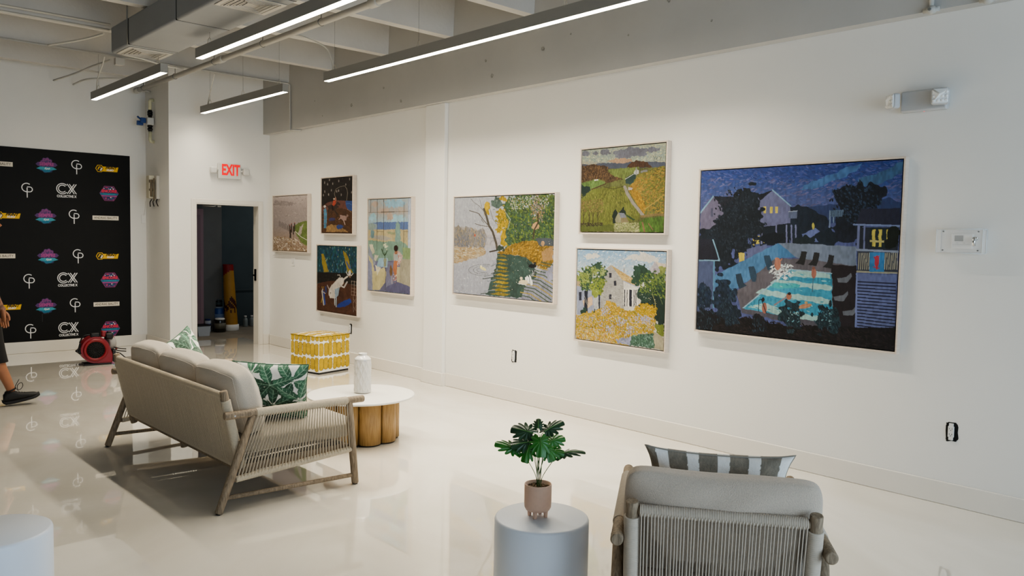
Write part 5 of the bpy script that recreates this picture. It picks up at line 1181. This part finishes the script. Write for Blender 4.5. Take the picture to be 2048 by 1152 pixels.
L_w = mat('logo_white', '#e4e4e4', .6); L_c = mat('logo_cream', '#ddd4c4', .6); L_d = mat('logo_dark_text', '#3a3230', .6); L_y = mat('logo_yellow', '#e2b21c', .55); L_k = mat('logo_black', '#15130e', .6)
L_p = mat('logo_pink', '#a84c8a', .6); L_u = mat('logo_purple', '#54336c', .6); L_b = mat('logo_blue', '#256f8c', .6); L_r = mat('logo_red', '#d63a52', .6); L_n = mat('logo_navy', '#22345e', .6); L_t = mat('logo_teal', '#3c97a8', .6)
LM = [L_w, L_c, L_d, L_y, L_k, L_p, L_u, L_b, L_r, L_n, L_t]
def flat_stroke(b, pts, w, y, closed=False):
    pts = [Vector((p[0], 0, p[1])) for p in pts]; n = len(pts); Lf = []; Rt = []
    for i, p in enumerate(pts):
        t = (pts[(i + 1) % n] - pts[i - 1]) if closed else (pts[min(i + 1, n - 1)] - pts[max(i - 1, 0)])
        t.normalize(); nn = Vector((-t.z, 0, t.x)) * w / 2
        Lf.append(b._v([(p.x + nn.x, y, p.z + nn.z)])[0]); Rt.append(b._v([(p.x - nn.x, y, p.z - nn.z)])[0])
    for i in range(n if closed else n - 1):
        j = (i + 1) % n; b.face([Lf[i], Lf[j], Rt[j], Rt[i]])
def flat_poly(b, pts, y): b.poly([(p[0], y, p[1]) for p in pts])
def txt(b, s, size, x, z, y, bold=0, shear=0, sx=1):
    b.add_mesh(text_mesh(s, size, bold, shear), Matrix.Translation((x, y, z)) @ Matrix.Rotation(R(90), 4, 'X') @ Matrix.Diagonal((sx, 1, 1, 1)))
def circ(cx, cz, r, a0, a1, n=24): return [(cx + r * math.cos(a0 + (a1 - a0) * i / n), cz + r * math.sin(a0 + (a1 - a0) * i / n)) for i in range(n + 1)]
def logo_cp():
    b = MB(); b.mi = 0; flat_stroke(b, circ(-.005, .032, .054, R(50), R(285), 30), .011, -.0068)
    flat_stroke(b, [(.0, .03), (.0, -.098)], .011, -.0072)
    flat_stroke(b, [(-.001, .04), (.028, .04)] + circ(.028, .0085, .0315, R(90), R(-90), 16) + [(-.02, -.023)], .011, -.0070); return b
def logo_cx():
    b = MB(); b.mi = 0; w = .0105
    for r in (.068, .046): flat_stroke(b, circ(-.05, .035, r, R(42), R(318), 28), w, -.0070)
    for dx in (-.013, .013):
        flat_stroke(b, [(.02 + dx, .10), (.105 + dx, -.03)], w, -.0070); flat_stroke(b, [(.105 + dx, .10), (.02 + dx, -.03)], w, -.0074)
    b.mi = 4; flat_poly(b, [(.055, .035), (.0625, .048), (.07, .035), (.0625, .022)], -.0076); b.mi = 0
    txt(b, 'COLLECTIVE X', .043, 0, -.066, -.0070, .0015, 0, .82); return b
def logo_ab():
    b = MB(); b.mi = 1; flat_poly(b, [(-.166, -.029), (.166, -.029), (.166, .029), (-.166, .029)], -.0070); b.mi = 2; txt(b, 'ANDRAS BALITY', .044, 0, -.001, -.0076, .0003, 0, .9); return b
def logo_pr():
    b = MB(); b.mi = 3; flat_poly(b, [(-.075, -.037), (.13, -.037), (.145, .03), (-.07, .03)], -.0068)
    hexa = [(-.095 + .05 * math.cos(R(a)), .0 + .05 * math.sin(R(a))) for a in range(0, 360, 60)]
    b.mi = 4; flat_poly(b, hexa, -.0072); b.mi = 3; flat_stroke(b, hexa, .009, -.0076, True)
    flat_stroke(b, [(-.118, -.015), (-.1, .022), (-.08, .018)], .014, -.0078); b.mi = 1; flat_stroke(b, [(-.085, -.03), (-.065, .01)], .02, -.0080)
    b.mi = 4; txt(b, 'PRINT', .05, .045, .012, -.0074, .002, .35, 1.0); b.mi = 0; txt(b, 'KUBO', .032, .035, -.017, -.0076, .0015, .35, 1.0); return b
def wob_ring(rx, rz, k, amp, n=60, ph=0): return [(rx * (1 + amp * math.cos(k * a + ph)) * math.cos(a), rz * (1 + amp * math.cos(k * a + ph)) * math.sin(a)) for a in [2 * math.pi * i / n for i in range(n)]]
def logo_si():
    b = MB(); b.mi = 6; flat_poly(b, [(x, z + .02) for x, z in wob_ring(.075, .082, 9, .07)], -.0066)
    b.mi = 9; flat_poly(b, [(x, z - .035) for x, z in wob_ring(.085, .06, 7, .08)], -.0068)
    b.mi = 5; flat_stroke(b, [(x, z + .02) for x, z in wob_ring(.06, .066, 9, .12)], .005, -.0070, True); flat_stroke(b, [(x, z + .028) for x, z in wob_ring(.03, .045, 5, .2)], .004, -.0071, True)
    flat_poly(b, [(-.13, .01), (-.11, .035), (.11, .035), (.13, .01), (.11, -.014), (-.11, -.014)], -.0073) if False else None
    b.mi = 6; flat_poly(b, [(-.128, .012), (-.1, .04), (.1, .04), (.128, .012), (.1, -.014), (-.1, -.014)], -.0073)
    b.mi = 10; flat_poly(b, [(-.12, -.045), (-.075, -.02), (.075, -.02), (.12, -.045), (.07, -.058), (-.07, -.058)], -.0074)
    b.mi = 7; flat_poly(b, [(-.06, -.058), (.06, -.058), (.03, -.088), (-.03, -.088)], -.0074)
    b.mi = 5; txt(b, 'SIEMPRE', .058, 0, .014, -.0078, .0022, 0, .8); b.mi = 0; txt(b, 'Kpah', .034, .005, -.04, -.0079, .0006, .4, .9); return b
def logo_en():
    b = MB(); hexa = [(.118 * math.cos(R(a)), .108 * math.sin(R(a)) * 1.05) for a in range(0, 360, 60)]
    b.mi = 9; flat_poly(b, [(x * .94, z * .94) for x, z in hexa], -.0066); b.mi = 5; flat_stroke(b, hexa, .006, -.0070, True); flat_stroke(b, [(x * .86, z * .86) for x, z in hexa], .003, -.0071, True)
    rg = random.Random(4)
    for k in range(34):
        b.mi = rg.choice([5, 6, 8, 10, 0, 7]); x, z = rg.uniform(-.07, .07), rg.choice([1, -1]) * rg.uniform(.05, .085); s = rg.uniform(.004, .010); x *= .95 if abs(z) < .07 else .75
        flat_poly(b, [(x + s * math.cos(a), z + s * math.sin(a)) for a in (0, 1.3, 2.6, 3.9, 5.2)], -.0073 - k * .00001)
    b.mi = 8; txt(b, 'ENCORE', .05, 0, .03, -.0080, .003, 0, .98); b.mi = 7; flat_poly(b, [(-.122, .0), (.122, .0), (.11, -.022), (-.11, -.022)], -.0076); b.mi = 10; txt(b, 'CHAMPIONS', .026, 0, -.011, -.0080, .0008, 0, 1.1)
    b.mi = 5; txt(b, 'FESTIVAL', .028, 0, -.035, -.0080, .001, 0, 1.1) if False else flat_poly(b, [(-.1, -.027), (.1, -.027), (.092, -.042), (-.092, -.042)], -.0077); return b
protos = {}
def place_logo(kind, fn, X, Z):
    if kind not in protos:
        b = fn(); o = b.build('sponsor_logo', LM, bk, recalc=False); protos[kind] = o
    else:
        o = protos[kind].copy(); COL.objects.link(o); o.parent = bk
    o.location = (bx(X), 0, Z - 1.4)
for k, f, pts in (('cp', logo_cp, [(3.016, 2.46), (2.432, 2.121), (2.977, 1.797), (3.019, 1.267), (2.436, .942), (2.974, .606), (2.443, .287)]),
                  ('cx', logo_cx, [(2.891, 2.126), (2.887, .94), (2.89, .272)]), ('en', logo_en, [(3.417, 2.127), (3.417, .935), (3.416, .259)]),
                  ('pr', logo_pr, [(3.395, 2.461), (2.209, 1.785), (3.388, 1.267), (2.201, .612)]), ('si', logo_si, [(2.66, 2.453), (2.639, 1.786), (2.66, 1.261), (2.627, .607)]),
                  ('ab', logo_ab, [(2.11, 2.436), (3.369, 1.79), (2.12, 1.268), (3.368, .603)])):
    for X, Z in pts: place_logo(k, f, X, Z)
# ------------------------------------------------------------------ red air mover by the far wall
m_fred = mat('blower_red', '#7d1019', .4, noise=(8, .08)); m_fdk = mat('blower_black', '#121213', .5); m_fgr = mat('blower_grey', '#8d8a88', .5)
t = thing('air_blower', 'red and black carpet drying blower on the floor below the logo backdrop', 'blower', (2.83, 10.45, 0), R(-6))
def snail(scale=1.0, n=40):
    P = []
    for i in range(n + 1):
        a = R(-60) + (R(330) - R(0)) * i / n * .92; r = (.135 + .035 * i / n) * scale
        P.append((-.015 + r * math.cos(a + R(0)), .185 + r * math.sin(a)))
    return P
b = MB(); P = [(-.015 + .158 * math.cos(a), .185 + .158 * math.sin(a)) for a in [R(30) + R(240) * i / 30 for i in range(31)]]
P = P + [(.02, .02), (.17, .02), (.17, .13), (.145, .20)]
b.prism(P, 'y', -.10, .10); bmesh.ops.bevel(b.bm, geom=[e for e in b.bm.edges if len(e.link_faces) == 2 and abs(e.verts[0].co.y - e.verts[1].co.y) < 1e-6], offset=.012, segments=3, affect='EDGES')
b.build('housing', m_fred, t)
b = MB(); pr = [(.098, -.102), (.102, -.112), (.12, -.118), (.134, -.112), (.136, -.100)]; n0 = b.mark(); b.lathe([(r, z) for r, z in pr], 40); b.xform(n0, Matrix.Translation((-.015, 0, .185)) @ Matrix.Rotation(R(-90), 4, 'X')); b.xform(n0, Matrix.Diagonal((1, 1, 1, 1)))
for v in b.bm.verts:
    pass
b.build('inlet_ring', m_fred, t)
b = MB()
for v in (0,):
    n0 = b.mark(); b.lathe([(0, 0), (.104, 0), (.104, .002), (0, .002)], 32); b.xform(n0, Matrix.Translation((-.015, -.1035, .185)) @ Matrix.Rotation(R(90), 4, 'X'))
inl = b.build('inlet_disc', mat('deep_black', '#040404', .8), t)
b = MB()
for r in (.03, .05, .07, .09): b.tube([(-.015 + r * math.cos(a), -.109, .185 + r * math.sin(a)) for a in [2 * math.pi * k / 28 for k in range(28)]], .0016, 5, closed=True)
for k in range(18):
    a = 2 * math.pi * k / 18; b.tube([(-.015 + .02 * math.cos(a), -.109, .185 + .02 * math.sin(a)), (-.015 + .102 * math.cos(a), -.109, .185 + .102 * math.sin(a))], .0016, 5)
b.build('inlet_grille', mat('grille_dark', '#2b2d2c', .4), inl)
b = MB(); b.box((.171, -.095, .03), (.205, .095, .17), .006); b.build('outlet', m_fdk, t)
b = MB(); b.box((-.06, -.08, .335), (.03, -.0, .385), .008); b.box((-.045, -.085, .345), (-.015, -.08, .37), .002); b.build('control_box', m_fdk, t)
b = MB(); b.tube(arc([(-.05, -.02, .36), (-.13, -.02, .35), (-.175, -.02, .27)]), .008, 8); b.build('handle', m_fdk, t)
b = MB(); b.tube(arc([(-.17, -.05, .27), (-.19, -.05, .20), (-.215, -.05, .18), (-.19, -.05, .165)]), .012, 8); b.box((-.19, -.08, .14), (-.16, .08, .19), .006); b.box((-.14, -.09, .0), (.16, .09, .022), .005); b.build('side_foot', m_fdk, t)
b = MB(); b.rod((.07, .1, .2), (.07, .22, .2), .09, seg=24, round_=.012); b.build('motor', m_fgr, t)
b = MB(); n0 = b.mark(); b.rod((.12, .02, .24), (.20, .06, .24), .085, seg=24, round_=.02); b.build('side_motor', m_fgr, t)
b = MB(); b.tube(arc([(.18, .03, .335), (.215, .03, .28), (.22, .03, .2), (.24, .03, .165)]), .013, 8); b.box((.06, -.04, .33), (.11, .05, .40), .012); b.build('top_bracket', m_fred, t)
b = MB(); b.box((.1, -.05, .3), (.19, .07, .375), .02); b.box((.13, -.02, .37), (.17, .05, .39), .006); b.build('motor_cap', m_fdk, t)
for z in (.17, .14, .11):
    b = MB(); b.tube(arc([(.19, -.02, z + .03), (.26, -.04, z + .01), (.33, -.05, z - .06 * (z < .13))]), .007, 6); b.build('strap', m_fdk, t)
b = MB(); b.tube(arc([(.15, -.02, .1), (.2, -.14, .012), (.3, -.2, .008), (.45, -.16, .008), (.62, -.05, .008), (.8, .2, .008)]), .006, 6)
b.build('power_cord', m_fdk, t)

# ------------------------------------------------------------------ storage room contents
m_tcard = mat('tube_yellow', '#b3863a', .5, noise=(3, .15)); m_tred = mat('tube_red', '#8c1f1c', .5); m_tdk = mat('tube_dark', '#4a1d16', .5)
t = thing('decorated_tube', 'tall yellow and red tapered tube standing on a white bucket in the storage room', 'tube', (5.575, 12.9, 0))
b = MB(); b.mi = 0
n = 40
for i in range(n):
    z0_, z1_ = .1 + i * 1.0 / n, .1 + (i + 1) * 1.0 / n
    r0, r1 = .105 - .022 * i / n, .105 - .022 * (i + 1) / n; s0, s1 = -.055 * i / n, -.055 * (i + 1) / n
    for k in range(28):
        a, a2 = 2 * math.pi * k / 28, 2 * math.pi * (k + 1) / 28
        am = (a + a2) / 2; zz = (z0_ + z1_) / 2
        b.mi = 1 if zz > .95 + .06 * math.sin(am * 1 + 2.5) else (2 if (.5 + .08 * math.sin(3 * am) > zz > .28 + .1 * abs(math.sin(5 * am)) and (k + i) % 5 < 4) else 0)
        b.poly([(s0 + r0 * math.cos(a), r0 * math.sin(a), z0_), (s0 + r0 * math.cos(a2), r0 * math.sin(a2), z0_), (s1 + r1 * math.cos(a2), r1 * math.sin(a2), z1_), (s1 + r1 * math.cos(a), r1 * math.sin(a), z1_)], True)
b.build('tube_body', [m_tcard, m_tred, m_tdk], t, doubles=True)
b = MB(); b.lathe([(0, 0), (.112, 0), (.12, .01), (.122, .10), (.108, .105), (0, .105)], 32); b.build('bucket_base', m_white, t)
def can(name, label, loc, r, h, body, lid, band=None):
    t = thing(name, label, name.split('_')[-1], loc)
    b = MB(); b.lathe([(0, 0), (r * .95, 0), (r, .01), (r, h - .01), (r * .97, h), (0, h)], 28); b.build('container', body, t)
    b = MB(); b.lathe([(0, h + .0005), (r * .8, h + .0005), (r * .8, h + .02), (r * .76, h + .026), (0, h + .026)], 28); b.build('lid', lid, t)
    if band:
        b = MB(); b.lathe([(r + .0008, h * .3), (r + .0012, h * .3), (r + .0012, h * .75), (r + .0008, h * .75)], 28); b.build('printed_band', band, t)
    return t
m_lab = mat('label_white', '#a9aeb5', .6); m_nav = mat('label_navy', '#1d2f63', .5)
can('paint_can', 'small white and navy paint can on the storage room floor', (5.18, 12.9, 0), .052, .185, m_lab, m_nav, m_nav)
can('storage_jar', 'clear brown jar with white lid on the storage room floor', (5.34, 12.80, 0), .095, .2, mat('jar_brown', '#2e2a20', .15), m_white, mat('jar_label', '#6e6a5c', .5))
can('paint_bucket', 'blue and white bucket behind the jar in the storage room', (5.42, 13.08 - .15 + .1, 0), .088, .37, mat('bucket_blue', '#2a4d8c', .4), mat('bucket_pale', '#8b96a8', .5), mat('bucket_band', '#7286ab', .5))
can('spray_can', 'dark can standing on top of the blue bucket', (5.41, 13.03, .397), .062, .1, m_fdk, mat('can_top_grey', '#555d60', .5), mat('can_band', '#39464a', .5))
for x in (6.0, 6.115):
    t = thing('plastic_bottle', 'pale plastic bottle at the foot of the storage room wall, ' + ('left of the pair' if x < 6.05 else 'right of the pair'), 'bottle', (x, 13.3, 0), group='bottles in the storage room')
    b = MB(); b.lathe([(0, 0), (.038, 0), (.04, .005), (.04, .12), (.034, .14), (.02, .15), (.02, .165)], 24); b.build('bottle_body', mat('bottle_grey', '#8c9494', .5), t)
    b = MB(); b.lathe([(.0, .164), (.022, .164), (.022, .19), (0, .19)], 20); b.build('cap', m_white, t)
t = thing('leaning_panel', 'dusty pink door panel leaning inside the storage room', 'panel', (4.98, 12.9, 0))
b = MB(); b.box((-.25, -.02, 0), (.13, .02, 2.0), .004); b.build('board', mat('dusty_pink', '#8a6f76', .6), t)
b = MB(); b.box((-.22, -.028, .2), (.08, -.0205, 1.9), .003); b.build('inset', mat('dusty_pink2', '#7d646b', .6), t)
t = thing('storage_bin', 'low pale bin on the floor just inside the doorway on the left', 'bin', (4.93, 12.5, 0))
b = MB(); b.prism([(-.1, 0), (.07, 0), (.09, .16), (-.12, .16)], 'y', -.12, .12); b.build('bin_body', m_lab, t)
b = MB(); b.box((-.13, -.13, .155), (.1, .13, .17), .004); b.build('rim', m_fdk, t)

# ------------------------------------------------------------------ walking person at the left edge
def skin_mesh(V, E_, sub=2, root=0):
    me = bpy.data.meshes.new('sk'); me.from_pydata([v[0] for v in V], E_, []); ob = bpy.data.objects.new('sk', me); COL.objects.link(ob)
    md = ob.modifiers.new('s', 'SKIN'); md.use_smooth_shade = True
    for i, v in enumerate(V):
        r = v[1]; r = (r, r) if not isinstance(r, tuple) else r
        me.skin_vertices[0].data[i].radius = r; me.skin_vertices[0].data[i].use_root = (i == root)
    s_ = ob.modifiers.new('u', 'SUBSURF'); s_.levels = sub
    dg = bpy.context.evaluated_depsgraph_get(); out = bpy.data.meshes.new_from_object(ob.evaluated_get(dg)); bpy.data.objects.remove(ob); return out
m_skin = mat('skin', '#946448', .5, noise=(20, .06)); m_tat = mat('tattooed_skin', '#8a6450', .5, noise=(34, .75))
m_cloth = mat('black_cloth', '#121214', .85, noise=(90, .2)); m_shoe = mat('black_shoe', '#0d0d0f', .6, bump=(200, .3)); m_sole = mat('shoe_sole', '#16161a', .7); m_hair = mat('dark_hair', '#1d1410', .6, bump=(90, .6, (1, 1, .2)))
pt = thing('person', 'person walking past the logo backdrop in black knee length shorts and black sneakers', 'person', (1.375, 8.50, 0), R(-4))
# joints: x forward, y left, z up ; the left leg (far side) trails, right leg leads
HF = Vector((.0, -.095, .91)); KF = Vector((.085, -.10, .475)); AF = Vector((.200, -.10, .112))
HB = Vector((.0, .095, .91)); KB = Vector((-.03, .10, .48)); AB = Vector((-.34, .11, .20))
def lerp(a, c, t_): return a + (c - a) * t_
V = [(Vector((0, 0, .95)), (.15, .115)), (Vector((.005, 0, 1.10)), (.135, .105)), (Vector((.0, 0, 1.28)), (.155, .115)), (Vector((-.01, 0, 1.42)), (.13, .09)), (Vector((.0, 0, 1.50)), .056), (Vector((.02, 0, 1.57)), .056)]
E_ = [(0, 1), (1, 2), (2, 3), (3, 4), (4, 5)]
def chain(start, pts):
    p = start
    for q, r in pts: V.append((q, r)); E_.append((p, len(V) - 1)); p = len(V) - 1
    return p
chain(0, [(HF, .095), (lerp(HF, KF, .35), .088), (lerp(HF, KF, .8), .064), (KF, .058), (lerp(KF, AF, .3) + Vector((-.015, 0, 0)), .058), (lerp(KF, AF, .65), .045), (AF, .036)])
chain(0, [(HB, .095), (lerp(HB, KB, .35), .088), (lerp(HB, KB, .8), .064), (KB, .058), (lerp(KB, AB, .3) + Vector((-.01, 0, .01)), .058), (lerp(KB, AB, .65), .045), (AB, .036)])
SR, ER, WR = Vector((0, -.205, 1.40)), Vector((.025, -.245, 1.12)), Vector((.125, -.235, .885))
SL, EL, WL = Vector((0, .205, 1.40)), Vector((-.09, .25, 1.14)), Vector((-.04, .25, .89))
for S_, E2, W_ in ((SR, ER, WR), (SL, EL, WL)):
    chain(3, [(lerp(Vector((0, 0, 1.42)), S_, .8), .062), (S_ + Vector((0, 0, -.02)), .054), (lerp(S_, E2, .5), .046), (E2, .038), (lerp(E2, W_, .3), .038), (lerp(E2, W_, .75), .029), (W_, (.022, .028))])
body = skin_mesh(V, E_, 2)
B_ = MB(); B_.mi = 0; B_.add_mesh(body, Matrix.Identity(4))
# hands
def hand(W_, dirv, side):
    d = dirv.normalized(); lat = Vector((1, 0, 0)); lat = (lat - d * lat.dot(d)).normalized(); nrm_ = d.cross(lat) * side
    palm = skin_mesh([(W_ - d * .045, (.028, .026)), (W_ + d * .005, (.031, .024)), (W_ + d * .05, (.042, .019)), (W_ + d * .105, (.044, .016))], [(0, 1), (1, 2), (2, 3)], 2); B_.add_mesh(palm, Matrix.Identity(4))
    for k, (o_, L) in enumerate(((.027, .066), (.009, .075), (-.009, .070), (-.026, .055))):
        p0 = W_ + d * .06 + lat * o_; curl = nrm_ * (.012 + .003 * k)
        f_ = skin_mesh([(p0, .0105), (p0 + d * (.035), .0108), (p0 + d * (.03 + L * .5) + curl * .6, .0095), (p0 + d * (.027 + L * .78) + curl * 1.7, .0088), (p0 + d * (.022 + L * .95) + curl * 2.6, .0072)], [(0, 1), (1, 2), (2, 3), (3, 4)], 1); B_.add_mesh(f_, Matrix.Identity(4))
    p0 = W_ + d * .01 + lat * .012
    th = skin_mesh([(p0, .013), (p0 + d * .03 + lat * .022 + nrm_ * .006, .0135), (p0 + d * .06 + lat * .028 + nrm_ * .014, .0115), (p0 + d * .085 + lat * .026 + nrm_ * .02, .009)], [(0, 1), (1, 2), (2, 3)], 1); B_.add_mesh(th, Matrix.Identity(4))
hand(WR, (WR - ER) * .4 + Vector((-.02, 0, -.2)), 1); hand(WL, (WL - EL) * .4 + Vector((0, 0, -.2)), -1)
# head
n0 = B_.mark(); B_.ball((0, 0, 0), 1.0, 48)
B_.bm.verts.ensure_lookup_table()
for v in B_.bm.verts[n0:]:
    x, y, z = v.co
    X = x * .098; Y = y * .077 * (1 - .22 * max(0, -z)); Z = z * .118
    if x > 0: X *= 1 - .08 * max(0, z); X += .008 * math.exp(-((z + .75) / .25) ** 2) * (abs(y) < .5)
    if z < -.2 and x < 0: X *= 1 - .35 * (-z - .2)
    X += .026 * math.exp(-(y / .16) ** 2 - ((z + .12) / .14) ** 2) * (x > .3) + .008 * math.exp(-(y / .3) ** 2 - ((z + .45) / .08) ** 2) * (x > .3)
    X -= .008 * (math.exp(-((abs(y) - .38) / .16) ** 2 - ((z - .05) / .12) ** 2)) * (x > .3)
    v.co = Vector((X + .035, Y, Z + 1.655))
for s_ in (-1, 1): B_.ball((.02, s_ * .078, 1.65), .03, 12, (.7, .35, 1.1))
B_.bm.faces.ensure_lookup_table()
for f in B_.bm.faces:
    c = f.calc_center_median(); f.smooth = True
    if .895 < c.z < 1.13 and c.y < -.19: f.material_index = 1
body_o = B_.build('body', [m_skin, m_tat], pt, recalc=True)
for s_ in (-1, 1):
    b = MB(); b.ball((.109, s_ * .03, 1.662), .011, 12); b.build('eye', mat('eye_white', '#e8e4de', .2), pt)
    b = MB(); b.ball((.1178, s_ * .03, 1.662), .0055, 10, (.5, 1, 1)); b.build('iris', mat('iris_dark', '#20140e', .2), pt)
b = MB(); b.tube([(.117, -.022, 1.600), (.1235, 0, 1.601), (.117, .022, 1.600)], [.002, .004, .002], 6); b.build('lips', mat('lips', '#8f5548', .5), pt)
b = MB(); n0 = b.mark(); b.ball((0, 0, 0), 1, 24); b.bm.verts.ensure_lookup_table()
for v in b.bm.verts[n0:]:
    x, y, z = v.co; lim = .25 if x > .2 else (-.15 if x > -.3 else -.55); z2 = max(z, lim + .1 * abs(y))
    v.co = Vector((x * .106 + .026, y * .084, z2 * .128 + 1.662))
b.build('hair', m_hair, pt)
# shirt and shorts follow the body surface
def garment(name, keep, off, cuts):
    bm = bmesh.new(); bm.from_mesh(body)
    for c_, n_ in cuts: bmesh.ops.bisect_plane(bm, geom=bm.verts[:] + bm.edges[:] + bm.faces[:], plane_co=(0, 0, c_), plane_no=n_)
    bmesh.ops.delete(bm, geom=[f for f in bm.faces if not keep(f.calc_center_median())], context='FACES')
    bm.normal_update(); nn = [(v, v.normal.copy()) for v in bm.verts]
    for v, n_ in nn: v.co += n_ * off(v.co)
    r = bmesh.ops.solidify(bm, geom=bm.faces[:], thickness=-.004)
    for f in bm.faces: f.smooth = True
    me = bpy.data.meshes.new(name); bm.to_mesh(me); bm.free(); me.materials.append(m_cloth); link(me, name, pt)
UPZ = (0, 0, 1)
garment('shirt', lambda c: (abs(c.y) < .185 and .86 < c.z < 1.452) or (abs(c.y) >= .185 and c.z > 1.2), lambda p: .016 + .012 * max(0, min(1, (1.2 - p.z) / .3)), [(.86, UPZ), (1.2, UPZ), (1.452, UPZ)])
garment('shorts', lambda c: abs(c.y) < .198 and .405 < c.z < .99, lambda p: .012 + .008 * max(0, min(1, (.8 - p.z) / .4)), [(.405, UPZ), (.99, UPZ)])
# sneakers
def sneaker(A_, pitch, yaw=0):
    M = Matrix.Translation(A_) @ Matrix.Rotation(yaw, 4, 'Z') @ Matrix.Rotation(-pitch, 4, 'Y')
    SEC = [(-.085, .022, .030, -.035, -.045), (-.075, .03, .033, .02, -.07), (-.045, .036, .036, .045, -.075), (0, .04, .038, .045, -.078), (.045, .042, .042, .012, -.08), (.09, .048, .047, -.006, -.08), (.135, .05, .05, -.018, -.079), (.165, .046, .046, -.026, -.077), (.185, .035, .036, -.036, -.072), (.195, .02, .024, -.048, -.064)]
    def loft(sec, fn):
        b = MB(); rings = []
        for s_ in sec: rings.append(b._v([M @ Vector(p) for p in fn(s_)]))
        k = len(rings[0])
        for a_, c_ in zip(rings, rings[1:]):
            for i in range(k): b.face([a_[i], a_[(i + 1) % k], c_[(i + 1) % k], c_[i]], True)
        b.face(rings[0][::-1]); b.face(rings[-1]); return b
    def up(s_):
        x, w1, w2, zt, zb = s_; zb += .02; out = []
        for i in range(20):
            a = 2 * math.pi * i / 20; c, sn = math.cos(a), math.sin(a); zc, hh = (zt + zb) / 2, (zt - zb) / 2
            out.append((x, w1 * (abs(c) ** .7) * (1 if c > 0 else -1), zc + hh * (abs(sn) ** .8) * (1 if sn > 0 else -1)))
        return out
    def so(s_):
        x, w1, w2, zt, zb = s_; out = []
        for i in range(20):
            a = 2 * math.pi * i / 20; c, sn = math.cos(a), math.sin(a)
            out.append((x, (w2 + .004) * (abs(c) ** .4) * (1 if c > 0 else -1), zb + .014 + .016 * (abs(sn) ** .6) * (1 if sn > 0 else -1)))
        return out
    sh = loft(SEC, up).build('sneaker', m_shoe, pt); loft([( -.095, .02, .026, 0, -.05)] + SEC[1:-1] + [(.203, .02, .024, 0, -.066)], so).build('sole', m_sole, sh)
    b = MB(); b.tube([M @ Vector((-.01 + .042 * math.cos(a), .04 * math.sin(a), .045 + .01 * math.cos(a))) for a in [2 * math.pi * k / 20 for k in range(20)]], .008, 8, closed=True); b.build('collar', m_cloth, sh)
    b = MB(); b.tube([M @ Vector(p) for p in arc([(.045, -.005, .02), (.05, -.02, .075), (.085, -.03, .095), (.09, -.02, .06), (.06, -.005, .03), (.03, .0, .06), (.08, .02, .12)])], .0028, 6)
    for k in range(4): b.tube([M @ Vector((.03 + k * .02, -.025, .02 - k * .009)), M @ Vector((.035 + k * .02, .025, .02 - k * .009))], .0026, 5)
    b.build('laces', m_shoe, sh)
sneaker(Vector((.205, -.10, .100)), R(12)); sneaker(Vector((-.345, .11, .175)), R(-42))
